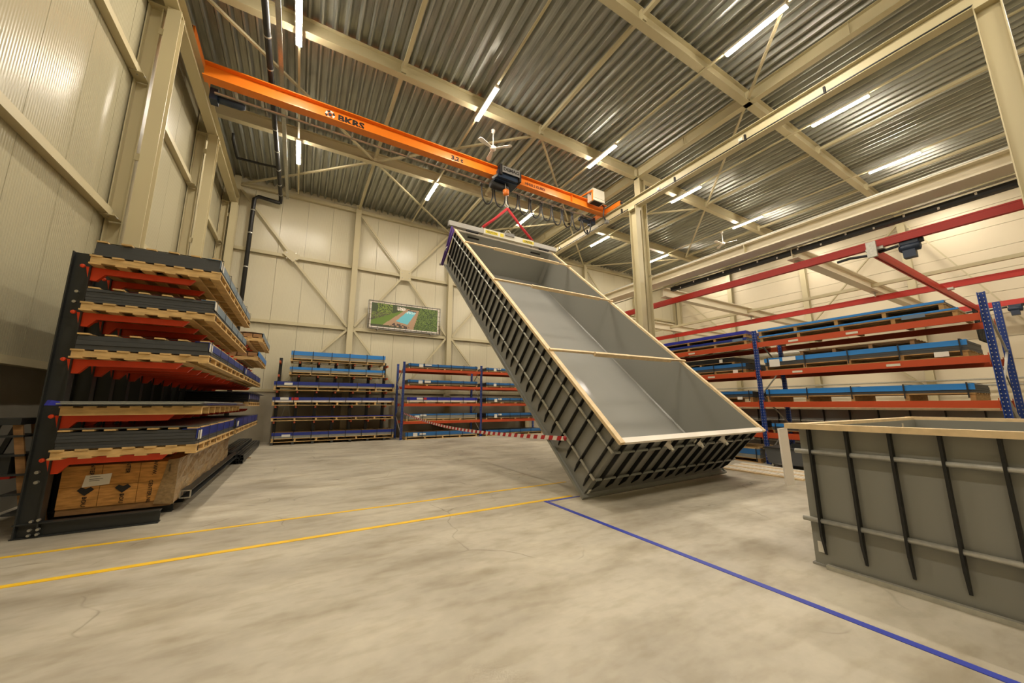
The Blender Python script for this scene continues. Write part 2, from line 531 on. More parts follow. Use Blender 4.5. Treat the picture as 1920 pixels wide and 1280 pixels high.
steel('eaves_tie', 'cream tie beam along the top of the back wall', 'beam', B().box(XL, 19.35, 11.55, XR, 19.52, 11.72))
def brace(x0, z0, x1, z1, t):
    steel('wall_brace', 'slim cream brace on the back wall, ' + t, 'brace', B().bar((x0, 19.36, z0), (x1, 19.36, z1), 0.10, 0.06, up=(0, 1, 0)))
def node(x, z, t):
    g = thing('gusset_plate', 'cream gusset plate of the back wall ' + t, 'plate', (x, 19.3, z))
    part('plate', B().prism([(0.34, 0.05), (0.34, 0.1), (0.1, 0.3), (-0.34, 0.1), (-0.34, -0.1), (-0.1, -0.3)] if x < 0 else [(-0.3, -0.3), (0.3, -0.3), (0.3, 0.3), (-0.3, 0.3)],
                            (x, 19.33, z), (x, 19.315, z), (0, 0, 1)), CREAM, g)
    for dx, dz in ((-0.18, 0.12), (0.2, -0.14), (0.2, 0.16), (-0.16, -0.15)):
        part('bolt', B().lathe([(0.025, -0.02), (0.025, 0.0)], (x + dx, 19.315, z + dz), 6, 'y'), STEELB, g)
brace(-3.1, 11.4, -0.85, 8.6, 'upper left beside the black pipe'); brace(-0.85, 8.5, 1.8, 5.4, 'falling from the hexagonal plate to the first column')
brace(1.8, 5.25, -0.9, 2.3, 'below the lower girt, left of the first column')
node(-0.86, 8.55, 'left of the first column, hexagonal')
node(4.5, 8.55, 'above the pool poster, square')
brace(2.1, 11.4, 4.35, 8.7, 'above the pool poster, upper left of its plate'); brace(6.9, 11.4, 4.65, 8.7, 'above the pool poster, upper right of its plate')
brace(4.35, 8.4, 2.1, 5.45, 'lower left of the square plate, behind the poster'); brace(4.65, 8.4, 6.9, 5.45, 'lower right of the square plate, behind the poster')
brace(2.1, 5.25, 4.4, 2.3, 'under the poster, from the first column down'); brace(6.9, 5.25, 4.6, 2.3, 'under the poster, from the second column down')
brace(7.25, 5.4, 9.8, 8.5, 'rising right from the second column beside the pool'); brace(7.25, 5.25, 9.7, 2.3, 'falling right from the second column beside the pool')
brace(17.6, 11.4, 22.4, 5.5, 'in the right aisle, upper part')
brace(22.75, 8.6, 25.2, 11.3, 'far right, above the red rails'); brace(22.75, 5.2, 25.0, 8.4, 'far right, below the red rails')

# right aisle steel
r = thing('aisle_beam', 'wide cream beam low under the roof at the start of the right aisle', 'beam', (13.1, 8, 6.5))
part('beam_profile', B().ibeam((13.15, -2.0, 6.87), (13.15, 19.2, 6.87), 0.62, 0.36, 0.03, 0.3), CREAM2, r)
part('top_channel', B().box(12.85, -2.0, 7.06, 13.2, 19.2, 7.10), GALV, r)
for y in (6.2, 11.0, 15.4):
    part('stiffener', B().box(12.84, y, 6.72, 13.0, y + 0.02, 7.03), CREAM, r)
tr = thing('cable_track', 'black festoon cable track under the wide cream aisle beam', 'cable track', (13.55, 6, 6.38))
part('track', B().box(13.46, -0.6, 6.40, 13.64, 9.6, 6.54), CABLE, tr)
for k in range(16):
    part('clip', B().box(13.44, 0.1 + k * 0.6, 6.38 if k % 2 else 6.46, 13.455, 0.14 + k * 0.6, 6.44 if k % 2 else 6.52), WHITEP, tr)
part('track_rail', B().box(13.40, -1.0, 6.58, 13.44, 18.5, 6.61), GALV, tr)
for y, t in ((5.1, 'nearest the camera'), (10.0, 'in the middle'), (14.7, 'farthest back')):
    r = thing('cross_beam', f'cream cross beam above the red rails, {t}', 'beam', (20, y, 6.2))
    part('beam_profile', B().ibeam((13.45, y, 6.43), (27.6, y, 6.43), 0.3, 0.4, 0.03, 0.03), CREAM2, r)
    for x in (13.9, 20.6, 26.6):
        h = part('rail_hanger', B().box(x - 0.02, y - 0.02, 6.03, x + 0.02, y + 0.02, 6.24), GALV, r)
        part('hanger_clamp', B().box(x - 0.2, y - 0.05, 6.2, x + 0.2, y + 0.05, 6.235), GALV, h)
steel('aisle_tie', 'thin cream tie tube between the cross beams of the right aisle', 'strut', B().bar((20.3, -1, 6.45), (20.3, 19.3, 6.45), 0.13, 0.13))
RC = (5.35, 10.0, 14.65, 0.7, 19.0)
for y, t in zip(RC, ('behind the blue chain hoist', 'above the left rack bay', 'far along the red rails', 'near the right edge of the photo', 'next to the back corner')):
    steel('side_column', 'cream right wall column ' + t, 'column', B().ibeam((27.6, y, 0), (27.6, y, 11.9), 0.3, 0.3, 0.02, 0.014, up=(1, 0, 0)))
for (y0, z0, y1, z1, t) in ((5.2, 11.2, 0.9, 2.6, 'long one right of the blue hoist'), (5.5, 11.2, 9.8, 6.6, 'upper one left of the blue hoist'), (8.4, 5.6, 5.5, 2.4, 'short one between the rack levels'),
                            (14.8, 6.4, 18.9, 10.8, 'near the corner, upper one'), (14.8, 6.0, 18.9, 2.5, 'near the corner, lower one')):
    steel('side_brace', 'slim cream brace on the right wall, ' + t, 'brace', B().bar((27.5, y0, z0), (27.5, y1, z1), 0.06, 0.12, up=(1, 0, 0)))
for z, t in ((2.72, 'upper'), (2.45, 'lower')):
    solo('conduit_pipe', f'{t} grey conduit pipe along the right wall', 'pipe', B().tube([(27.35, -2, z), (27.35, 17, z)], 0.045, 6), GALV)
solo('conduit_pipe', 'silver duct on the right wall behind the middle rack upright', 'pipe', B().tube([(27.64, 10.2, 4.9), (27.64, 14.4, 4.9)], 0.16, 10), GALV, smooth=True)

# red light crane
for x, t in ((13.52, 'nearest to the camera'), (20.7, 'in the middle'), (26.6, 'by the right wall')):
    r = thing('crane_rail', 'red overhead rail in the right aisle, ' + t, 'rail', (x, 8, 5.85))
    part('rail_profile', B().prism([(-0.06, -0.12), (-0.02, -0.12), (-0.02, -0.1), (0.02, -0.1), (0.02, -0.12), (0.06, -0.12), (0.06, 0.06), (0.02, 0.08), (0.02, 0.12), (-0.02, 0.12), (-0.02, 0.08), (-0.06, 0.06)],
                                    (x, 0.3, 5.96), (x, 19.2, 5.96)), RED, r)
r = thing('rail_bridge', 'red crane bridge spanning across the red rails', 'crane', (20, 3.15, 5.6))
part('bridge_profile', B().prism([(-0.05, -0.12), (-0.015, -0.12), (-0.015, -0.08), (0.015, -0.08), (0.015, -0.12), (0.05, -0.12), (0.07, -0.02), (0.03, 0.02), (0.03, 0.15), (-0.03, 0.15), (-0.03, 0.02), (-0.07, -0.02)],
                                  (13.3, 3.18, 5.7), (27.3, 3.18, 5.7)), RED, r)
part('end_plate', B().box(13.22, 3.09, 5.55, 13.3, 3.29, 5.98), GALV, r)
for x in (13.52, 20.7, 26.6):
    part('trolley', B().box(x - 0.1, 3.0, 5.78, x + 0.1, 3.36, 5.86), GALV, r)
fc = thing('festoon_cable', 'bundle of black hanging cable loops behind the right rack upright', 'cable', (26.8, 3.2, 4.3))
for k in range(9):
    x = 24.6 + k * 0.24
    part('cable_loop', B().tube([(x, 3.18, 5.6)] + [(x + 0.1 - 0.1 * math.cos(t), 3.18, 5.0 - 0.75 * math.sin(t)) for t in [math.pi * j / 8 for j in range(9)]] + [(x + 0.2, 3.18, 5.6)], 0.035, 6), CABLE, fc)
def blue_hoist(x, y, t):
    h = thing('chain_hoist', t, 'hoist', (x, y, 5.3))
    part('motor', B().lathe([(0.07, -0.2), (0.12, -0.18), (0.12, 0.14), (0.07, 0.2)], (x, y, 5.66), 12, 'y'), NAVY, h, smooth=True)
    part('gearbox', B().box(x - 0.1, y - 0.1, 5.38, x + 0.1, y + 0.13, 5.58), NAVY, h)
    part('trolley', B().box(x - 0.08, y - 0.17, 5.74, x + 0.08, y + 0.17, 5.84), NAVY, h)
    part('cable_chain', B().tube([(x, y + 0.2, 5.78), (x, y + 0.8, 5.72), (x, y + 1.2, 5.78), (x, y + 1.5, 5.76)], 0.04, 6), CABLE, h)
    part('plug', B().box(x - 0.06, y - 0.26, 5.74, x + 0.06, y - 0.18, 5.85), INK, h)
blue_hoist(13.6, 2.55, 'dark blue chain hoist hanging under the nearest red rail')
blue_hoist(26.6, 2.3, 'dark blue chain hoist under the red rail by the right wall')
solo('pendant_cable', 'thin black pendant cable hanging right of the rack upright', 'cable', B().tube([(24.5, 3.17, 5.6), (24.5, 2.9, 4.2), (24.5, 2.75, 3.0), (24.5, 2.65, 2.2)], 0.02, 5), CABLE)

# black rain pipe and cable tray
pp = thing('rain_pipe', 'black rain water pipe under the roof and down the back wall', 'pipe', (-1.5, 19.3, 0))
part('roof_run', B().tube([(-1.5, YF + 0.1, 11.2), (-1.5, 18.9, 11.2), (-1.5, 19.1, 11.15), (-1.5, 19.15, 10.95)], 0.08, 10), BLACKPIPE, pp, smooth=True)
part('wall_run', B().tube([(-1.5, 19.15, 10.98), (-1.7, 19.15, 10.98), (-2.35, 19.15, 11.05), (-2.5, 19.15, 10.9), (-2.5, 19.15, 0.0)], 0.085, 10), BLACKPIPE, pp, smooth=True)
for y in (10.2, 11.3, 12.6, 14.0, 15.3, 16.6, 17.8, 18.7):
    part('pipe_clip', B().lathe([(0.092, 0), (0.092, 0.04)], (-1.5, y, 11.2), 10, 'y'), STEELB, pp)
for z in (4.4, 6.0, 7.6, 9.2, 10.3):
    part('pipe_clip', B().lathe([(0.097, 0), (0.097, 0.05)], (-2.5, 19.15, z), 10), STEELB, pp)
part('side_branch', B().tube([(-1.5, 16.5, 11.2), (-1.9, 16.6, 11.22), (-2.9, 16.65, 11.22), (-2.9, 16.6, 11.25), (-2.9, 15.6, 11.3), (-2.9, 15.5, 11.5)], 0.045, 8), BLACKPIPE, pp, smooth=True)
solo('cable_tray', 'galvanized perforated cable tray beside the black roof pipe', 'cable tray', B().channel((-1.24, YF + .1, 11.3), (-1.24, 19.3, 11.3), 0.12, 0.05, 0.008, up=(0, 0, -1)), GALV)

# ------------------------------------------------------------------ lamps
EMIT = mat('lamp_diffuser', '#ffffff', 0.4, emit=(LAMP_COL, LAMP))
EMIT2 = mat('lamp_diffuser_dimmed', '#ffffff', 0.4, emit=(LAMP_COL, LAMP * 0.4))
LX = [(26.2, 'lamp row by the right wall'), (-0.8, 'leftmost lamp row'), (4.57, 'second lamp row'), (9.7, 'third lamp row'), (15.05, 'fourth lamp row'), (20.4, 'rightmost lamp row')]
LY = [(14.55, 'farthest from the camera'), (8.78, 'over the middle of the hall'), (3.05, 'nearest the camera')]
for x, t in LX:
    solo('lamp_rail', 'thin cream mounting rail of the ' + t, 'rail', B().box(x - 0.03, YF, 11.44, x + 0.03, 18.8, 11.49), CREAM)
    for y, u in LY:
        l = thing('strip_lamp', f'strip lamp of the {t}, {u}', 'lamp', (x, y, 11.36), group='strip lamps under the roof')
        part('housing', B().box(x - 0.072, y, 11.36, x + 0.072, y + 1.52, 11.44), WHITEP, l)
        part('diffuser', B().prism([(-0.07, 0.0), (-0.065, -0.018), (-0.035, -0.03), (0.035, -0.03), (0.065, -0.018), (0.07, 0.0)], (x, y + 0.01, 11.36), (x, y + 1.51, 11.36)), EMIT2 if x > 25 else EMIT, l)
    if x > 25:
        continue
    l = thing('strip_lamp', f'strip lamp of the {t}, out of frame behind the camera', 'lamp', (x, -2.7, 11.36), group='strip lamps behind the camera')
    part('housing', B().box(x - 0.072, -2.7, 11.36, x + 0.072, -1.2, 11.44), WHITEP, l)
    part('diffuser', B().prism([(-0.07, 0.0), (-0.065, -0.018), (-0.035, -0.03), (0.035, -0.03), (0.065, -0.018), (0.07, 0.0)], (x, -2.7, 11.36), (x, -1.2, 11.36)), EMIT, l)

# ceiling fans
def fan(x, y, t, a0):
    f = thing('ceiling_fan', t, 'fan', (x, y, 10.7))
    part('down_rod', B().tube([(x, y, 10.85), (x, y, 11.5)], 0.018, 6), WHITEP, f)
    part('canopy', B().lathe([(0.02, 11.42), (0.07, 11.46), (0.08, 11.54)], (x, y, 0), 12), WHITEP, f, smooth=True)
    part('motor_hub', B().lathe([(0.03, 10.73), (0.11, 10.75), (0.12, 10.83), (0.05, 10.88)], (x, y, 0), 14), WHITEP, f, smooth=True)
    for k in range(3):
        a = a0 + k * 2 * math.pi / 3
        d, s = Vector((math.cos(a), math.sin(a), 0)), Vector((-math.sin(a), math.cos(a), 0))
        o = Vector((x, y, 10.79))
        up = Vector((0, 0, 0.012))
        pr = [(0.1, 0.03), (0.25, 0.06), (0.62, 0.085), (0.7, 0.05), (0.7, -0.05), (0.62, -0.085), (0.25, -0.06), (0.1, -0.03)]
        vs = [o + d * p + s * q + Vector((0, 0, q * 0.2)) for p, q in pr]
        n = len(vs)
        part('blade', B().add(vs + [v + up for v in vs], [tuple(range(n - 1, -1, -1)), tuple(range(n, 2 * n))] + [(i, (i + 1) % n, n + (i + 1) % n, n + i) for i in range(n)]), WHITEP, f)
fan(5.38, 10.62, 'white three blade ceiling fan above the orange crane girder', R(-41))
fan(20.6, 11.05, 'white three blade ceiling fan in the right aisle, small and far', R(174))

# ------------------------------------------------------------------ poster on the back wall
ps = thing('pool_poster', 'poster banner of a garden swimming pool in a tube frame on the back wall', 'poster', (4.6, 19.25, 5.42))
U0, U1, V0, V1, YP = 2.86, 6.36, 5.56, 6.80, 19.24
def inside(p, poly):
    c = False
    for i in range(len(poly)):
        (x0, y0), (x1, y1) = poly[i], poly[i - 1]
        if (y0 > p[1]) != (y1 > p[1]) and p[0] < (x1 - x0) * (p[1] - y0) / (y1 - y0) + x0:
            c = not c
    return c
def pic(u, v):
    n = random.random()
    if inside((u, v), [(.53, .80), (.655, .77), (.53, .2), (.355, .3)]):
        return lin('#63b6c4') if v < .68 else (lin('#d9e6e4') if n > .7 else lin('#7cc3cc'))
    if inside((u, v), [(.53, .84), (.66, .81), (.655, .77), (.53, .80)]): return lin('#2c2a33')
    if inside((u, v), [(.27, .10), (.33, .22), (.56, .10), (.52, .0)]) and (int(u * 40) + int(v * 9)) % 3: return lin('#4a3f3a')
    if inside((u, v), [(.51, .88), (.70, .86), (.62, .0), (.17, .10)]): return lin('#a8886a')
    if .36 < u < .5 and v > .78 and v < .93: return lin('#e6dfd2') if n > .4 else lin('#6b6455')
    if inside((u, v), [(.46, .8), (.51, .84), (.17, .1), (.0, .08), (.0, .25)]): return lin('#5f7a26')
    if u > .62 + .1 * v:
        k = .5 + .5 * math.sin(u * 90 + 6 * math.sin(v * 22))
        return lin('#33451a') if n * .6 + k * .4 < .45 else (lin('#566c2b') if n < .8 else lin('#6f8436'))
    if v > .62:
        return lin('#7d9036') if (n > .45 and .08 < u < .3) else lin('#3d4a26')
    return lin('#4b4a35') if n < .5 else (lin('#6c7a34') if v > .35 else lin('#3a4522'))
NX, NZ = 110, 44
pb = B()
cols = []
for i in range(NX):
    for j in range(NZ):
        a, b = U0 + (U1 - U0) * i / NX, U0 + (U1 - U0) * (i + 1) / NX
        c, d = V0 + (V1 - V0) * j / NZ, V0 + (V1 - V0) * (j + 1) / NZ
        pb.add([(a, YP, c), (b, YP, c), (b, YP, d), (a, YP, d)], [(0, 1, 2, 3)])
        cols += [pic((i + .5) / NX, (j + .5) / NZ)] * 4
PM = bpy.data.materials.new('poster_print')
PM.use_nodes = True
_at = PM.node_tree.nodes.new('ShaderNodeVertexColor')
_at.layer_name = 'print'
PM.node_tree.links.new(_at.outputs[0], PM.node_tree.nodes['Principled BSDF'].inputs['Base Color'])
me = pb.mesh('printed_sheet', PM, off=OFF[ps])
ca = me.color_attributes.new('print', 'FLOAT_COLOR', 'CORNER')
flat = []
for p in me.polygons:
    for li in p.loop_indices:
        flat += list(cols[me.loops[li].vertex_index])
ca.data.foreach_set('color', flat)
so = bpy.data.objects.new('printed_sheet', me); COL.objects.link(so); so.parent = ps
fx0, fx1, fz0, fz1 = 2.72, 6.5, 5.43, 6.89
for p, q in (((fx0, fz0), (fx1, fz0)), ((fx1, fz0), (fx1, fz1)), ((fx1, fz1), (fx0, fz1)), ((fx0, fz1), (fx0, fz0))):
    part('frame_tube', B().tube([(p[0], 19.23, p[1]), (q[0], 19.23, q[1])], 0.025, 8), ALU, ps, smooth=True)
for x in (3.2, 4.6, 6.0):
    part('hanger', B().box(x - 0.02, 19.2, 5.38, x + 0.02, 19.42, 5.44), ALU, ps)
part('banner_edge', B().box(2.80, 19.245, 5.5, 6.42, 19.25, 6.86), WHITETAPE, ps)
for k in range(13):
    x = 2.9 + k * 0.285
    for z0, z1 in ((V1 + .0, fz1 + .03), (fz0 - .03, V0)):
        part('lashing', B().bar((x, 19.22, z0), (x + .02, 19.22, z1), 0.012, 0.012, up=(0, 1, 0)), CABLE, ps)
for k in range(5):
    z = 5.65 + k * 0.26
    for x0, x1 in ((fx0 - .03, U0), (U1, fx1 + .03)):
        part('lashing', B().bar((x0, 19.22, z), (x1, 19.22, z), 0.012, 0.012), CABLE, ps)

# ------------------------------------------------------------------ pallets and sheet stacks
CACHE = {}
def cbox(w_, l_, h_, m):
    k = (round(w_, 3), round(l_, 3), round(h_, 3), m.name)
    if k not in CACHE:
        CACHE[k] = B().box(-w_ / 2, -l_ / 2, 0, w_ / 2, l_ / 2, h_).mesh('board', m)
    return CACHE[k]
def pallet(label, loc, L, W, H, rot=0, nt=6, ns=8, nb=4, m=None, group='wooden pallets on the racks', jit=0.01):
    m = m or WOOD
    t = thing('pallet', label, 'pallet', loc, (0, 0, R(rot)), group, world=False)
    bt = min(0.022, H * 0.22)
    bw = 0.12 if W > 1.2 else 0.1
    top = cbox(bw, L, bt, m)
    for i in range(nt):
        x = -W / 2 + bw / 2 + (W - bw) * i / (nt - 1)
        part('deck_board', top, None, t, loc=(x, random.uniform(-jit, jit), H - bt))
    st = cbox(W - 0.02, 0.07, H - 2 * bt if nb else H - bt, m)
    for i in range(ns):
        y = -L / 2 + 0.05 + (L - 0.1) * i / (ns - 1)
        part('bearer', st, None, t, loc=(0, y, bt if nb else 0))
    for i in range(nb):
        x = -W / 2 + bw / 2 + (W - bw) * i / (nb - 1)
        part('bottom_board', top, None, t, loc=(x, random.uniform(-jit, jit), 0))
    return t
def sheets(label, loc, L, W, H, rot=0, core=None, film=None, fh=0.1, ns=0, papers=(), lid=0, n=None, group='plastic sheets on the racks', name='sheet_stack', cat='sheet stack', straps_all=True, top=None, white=0):
    t = thing(name, label, cat, loc, (0, 0, R(rot)), group, world=False)
    core = core or SHEETD
    n = n or max(1, round(H / 0.045))
    h = H / n
    for i in range(n):
        m = core if not (white and i < n * white) else SHEETW
        part('sheet', cbox(W, L, h - 0.003, m), None, t, loc=(random.uniform(-0.004, 0.004), random.uniform(-0.008, 0.008), h * i))
    hw = W / 2
    if top:
        part('cover_sheet', cbox(W - 0.02, L - 0.02, 0.006, top), None, t, loc=(0, 0, H))
    if film:
        e = 0.008
        part('film_edge', B().prism([(hw + e, -fh), (hw + e, e), (hw - 0.16, e), (hw - 0.16, 0.0), (hw + 0.004, 0.0), (hw + 0.004, -fh)], (0, -L / 2 - 0.012, H), (0, L / 2 + 0.012, H)), film, t)
    for i in range(ns):
        y = -L / 2 + 0.08 + (L - 0.16) * i / max(1, ns - 1)
        e = 0.03
        part('strap', B().prism([(hw + e, -H - 0.1), (hw + e, e), (-hw, e), (-hw, e - 0.004), (hw + e - 0.004, e - 0.004), (hw + e - 0.004, -H - 0.1)], (0, y - 0.012, H), (0, y + 0.012, H)), STRAP, t)
    for (y, wd, hh, z, m) in papers:
        part('label_sheet', B().box(hw + 0.016, y - wd / 2, z, hw + 0.018, y + wd / 2, z + hh), m, t)
    for i in range(lid):
        bw = 0.11
        x = -W / 2 + bw / 2 + (W - bw) * i / max(1, lid - 1)
        part('cover_board', cbox(bw, L, 0.02, WOOD), None, t, loc=(x, random.uniform(-0.03, 0.02), H + (0.008 if film else 0)))
    return t

# ---- left black cantilever rack
LZ = [0.93, 1.47, 2.21, 2.85, 3.50]
LY_ = [7.15 + 0.65 * k for k in range(15)]
rk = thing('cantilever_rack', 'tall black cantilever rack with orange arms along the left wall', 'rack', (-2.2, 11.5, 0))
I_ = (0.2, 0.12)
cm = B().ibeam((0, 0, 0), (0, 0, 3.69), 0.13, 0.2, 0.014, 0.012, up=(1, 0, 0)).mesh('upright', BLACK)
bm_ = B().ibeam((-2.86, 0, 0.085), (-1.53, 0, 0.085), 0.12, 0.17, 0.012, 0.01).mesh('foot', BLACK)
am = B().prism([(-2.70, 0), (-1.53, 0), (-1.60, -0.085), (-2.50, -0.085), (-2.58, -0.19), (-2.66, -0.19)], (0, -0.03, 0), (0, 0.03, 0)).mesh('arm', ARM)
pm = B().lathe([(0.01, -0.015), (0.024, -0.01), (0.028, 0.008), (0.016, 0.02)], (-2.715, -0.08, -0.01), 10, 'y').mesh('arm_pin', ARM)
for k, y in enumerate(LY_):
    u_ = part('upright', cm, None, rk, loc=(-2.74, y, 0))
    f_ = part('foot', bm_, None, rk, loc=(0, y, 0))
    if k == 0:
        for bx, bz in ((-2.72, 0.66), (-2.73, 0.78), (-2.72, 2.98), (-2.715, 3.12)):
            part('bolt', B().lathe([(0.02, -0.105), (0.02, -0.06)], (bx + 2.74, 0, bz), 8, 'y'), STEELB, u_)
        for bx, bz in ((-2.70, 0.20), (-2.64, 0.21), (-2.70, 0.10), (-2.63, 0.10), (-2.70, 0.04), (-2.63, 0.045)):
            part('bolt', B().lathe([(0.016, -0.09), (0.016, -0.055)], (bx, 0, bz), 8, 'y'), STEELB, f_)
    for z in LZ:
        a_ = part('arm', am, None, rk, loc=(0, y, z))
        if k < 3:
            part('arm_pin', pm, None, a_)
WL, XCN = 1.42, -1.91
def left_load(lv, z, y0, y1, txt, h, core, film, fh, lid=0, top=None, ph=0.12, papers=(), ns=6, n=None, W=WL, xc=XCN, nt=7, nb=6):
    yc, L = (y0 + y1) / 2, y1 - y0
    pallet(f'pallet carrying {txt}', (xc, yc, z), L, W, ph, 0, nt, max(4, round(L / 0.48)), nb, group='pallets on the left cantilever rack')
    sheets(txt, (xc, yc, z + ph), L - 0.06, W - 0.06, h, 0, core, film, fh, ns, papers, lid, n, group='sheet stacks on the left cantilever rack', top=top)
pp_ = [(-1.9, 0.22, 0.12, 0.06, PAPER)]
left_load(5, LZ[4], 6.93, 11.05, 'dark grey sheets with a wooden lid on the topmost left rack level', 0.19, SHEETD, SHEETB, 0.12, lid=6, ph=0.13, papers=pp_, n=2)
left_load(4, LZ[3], 6.93, 10.95, 'dark grey sheets on the second left rack level from the top', 0.19, SHEETD, SHEETB, 0.12, lid=6, papers=pp_, n=5)
left_load(3, LZ[2], 6.93, 11.0, 'near stack of dark grey sheets on the middle left rack level', 0.19, SHEETD, FILMN, 0.10, lid=6, papers=pp_, n=3)
left_load(3, LZ[2], 11.25, 15.7, 'far stack of blue edged sheets on the middle left rack level', 0.19, SHEETD, FILMN, 0.14, papers=[(-2.0, .16, .1, .06, PAPER)], n=4)
left_load(1, LZ[0], 6.93, 10.55, 'near stack of blue edged dark sheets on the lowest left rack arms', 0.21, SHEETD, FILMN, 0.13, lid=7, papers=[(-1.62, .22, .13, .06, PAPER)], n=5)
left_load(1, LZ[0], 10.9, 16.2, 'far stack of blue edged sheets on the lowest left rack arms', 0.2, SHEETD, FILMN, 0.17, papers=[(-2.4, .3, .12, .05, PAPER)], n=4)
sheets('thin glossy dark sheet lying on the lid of the lowest left rack stack', (XCN, 8.95, LZ[0] + 0.12 + 0.21 + 0.03), 3.9, 1.36, 0.022, 0, mat('sheet_gloss', '#55544f', 0.18), None, n=1, group='loose sheets on the left rack', name='loose_sheet', cat='sheet')
# level 2: thin mixed sheets
pallet('wooden pallet under the thin mixed sheets on the second left rack level from below', (XCN, 9.0, LZ[1]), 4.1, WL, 0.12, 0, 7, 9, 0, group='pallets on the left cantilever rack')
zz = LZ[1] + 0.12
for i, (y0, y1, dx, m, h, t) in enumerate(((6.9, 11.9, 0.0, SHEETD, 0.012, 'undermost dark sheet of the thin mixed sheets on the left rack'), (7.3, 12.6, 0.05, FILMV, 0.008, 'blue foiled sheet among the thin mixed sheets on the left rack'),
                               (6.85, 10.6, -0.02, SHEETG, 0.02, 'light grey sheet among the thin mixed sheets on the left rack'), (6.95, 11.4, 0.0, SHEETG, 0.022, 'topmost light grey sheet of the thin mixed sheets on the left rack'))):
    sheets(t, (XCN + dx, (y0 + y1) / 2, zz), y1 - y0, 1.44, h, 0, m, None, n=1, group='loose sheets on the left rack', name='loose_sheet', cat='sheet')
    zz += h + 0.001
solo('film_scrap', 'scrap of blue film at the back end of the thin mixed sheets', 'film', B().prism([(-0.07, 0), (0.08, 0.0), (0.05, 0.05), (-0.04, 0.065)], (-2.62, 6.84, 1.60), (-2.66, 6.86, 1.60), (0, 0, 1)), FILMV)
left_load(2, LZ[1] + 0.1, 12.8, 16.3, 'blue edged black sheets at the far end of the left rack', 0.24, RIB, FILMN, 0.15, papers=[(-1.6, .18, .12, .08, PAPER)], n=4)
sheets('long dark sheet over the black sheets at the far left rack end', (XCN + 0.05, 14.3, LZ[1] + 0.1 + 0.12 + 0.25), 4.6, 1.5, 0.02, 0, SHEETD, None, n=1, group='loose sheets on the left rack', name='loose_sheet', cat='sheet')
for lv, y0, y1, t in ((4, 13.3, 16.2, 'timber parcel with white film, higher one at the far left rack end'), (3, 12.6, 15.4, 'timber parcel with blue film, lower one at the far left rack end')):
    zb = LZ[lv] - 0.32 if lv == 4 else LZ[lv] - 0.06
    pallet('pallet under the ' + t, (XCN + 0.08, (y0 + y1) / 2, LZ[lv]), y1 - y0, 1.5, 0.13, 0, 6, 6, 5, group='pallets on the left cantilever rack')
    p_ = thing('timber_parcel', t, 'parcel', (XCN + 0.08, (y0 + y1) / 2, LZ[lv] + 0.13), (0, 0, 0), world=False)
    for k in range(6):
        part('board', cbox(0.22, y1 - y0, 0.1, WOOD2), None, p_, loc=(-0.6 + 0.24 * k, 0, 0))
    bb = B()
    for i in range(9):
        y = -(y1 - y0) / 2 + (y1 - y0) * i / 8
        for k in range(7):
            bb.v.append((-0.74 + 0.247 * k, y + random.uniform(-.03, .03), 0.105 + random.uniform(0, 0.05)))
    for i in range(8):
        for k in range(6):
            bb.f.append((i * 7 + k, i * 7 + k + 1, i * 7 + k + 8, i * 7 + k + 7)); bb.mi.append(0)
    part('film_cover', bb, WHITETAPE, p_)
    part('film_edge', B().box(0.735, -(y1 - y0) / 2, -0.02, 0.75, (y1 - y0) / 2, 0.14), FILML if lv == 3 else SHEETB, p_)

# timber pack on the feet
tp = thing('timber_pack', 'film wrapped timber pack with black lettering under the left rack arms', 'timber', (-2.05, 9.7, 0.2))
for k in range(2):
    for j in range(3):
        x0 = -2.61 + j * 0.38
        part('timber_block', B().box(x0, 7.32, 0.26 + k * 0.27, x0 + 0.375, 12.0, 0.525 + k * 0.27), KRAFT, tp)
part('bottom_board', B().box(-2.61, 7.34, 0.175, -1.48, 12.0, 0.255), WOOD2, tp)
bb = B()
NYW, NZW = 26, 8
for i in range(NYW + 1):
    for j in range(NZW + 1):
        y = 7.30 + 4.75 * i / NYW
        z = 0.2 + 0.62 * j / NZW
        bb.v.append((-1.455 + random.uniform(-.02, .02), y, z))
for i in range(NYW):
    for j in range(NZW):
        bb.f.append((i * (NZW + 1) + j, (i + 1) * (NZW + 1) + j, (i + 1) * (NZW + 1) + j + 1, i * (NZW + 1) + j + 1)); bb.mi.append(0)
part('film_wrap', bb, FILMCLEAR, tp, label='creased translucent film')
part('film_fold', B().add([(-1.66, 7.31, .22), (-1.44, 7.29, .2), (-1.44, 7.29, .83), (-1.56, 7.31, .82)], [(0, 1, 2, 3)]), FILMCLEAR, tp)
yf = 7.312
for x, zt, s_ in ((-2.33, 0.74, 'NTER'), (-1.98, 0.74, 'NTER'), (-1.70, 0.72, 'WWW.')):
    text(s_, 0.062, INK, tp, (x, yf, zt), (0, 0, -1), (1, 0, 0))
for x in (-2.36, -2.0):
    text('BOU', 0.062, INK, tp, (x, yf, 0.335), (0, 0, -1), (1, 0, 0))
    part('heart_mark', B().prism([(0, -0.06), (0.08, 0.012), (0.045, 0.05), (0, 0.026), (-0.045, 0.05), (-0.08, 0.012)], (x, yf + 0.004, 0.47), (x, yf - 0.003, 0.47), (0, 0, 1)), INK, tp)
text('CENTER.NL', 0.06, INK, tp, (-1.72, yf, 0.40), (0, 0, -1), (1, 0, 0))
text('WWW.', 0.035, INK, tp, (-1.535, yf - 0.02, 0.70), (0, 0, -1), (1, 0, 0))
part('delivery_note', B().add([(-2.40, yf - .004, .52), (-2.14, yf - .004, .54), (-2.13, yf - .004, .68), (-2.38, yf - .004, .67)], [(0, 1, 2, 3)]), PAPER, tp)
for k, z in enumerate((0.645, 0.615, 0.595)):
    part('print_line', B().box(-2.34, yf - .006, z, -2.24 + .03 * (k == 1), yf - .0045, z + .006), INK, tp)
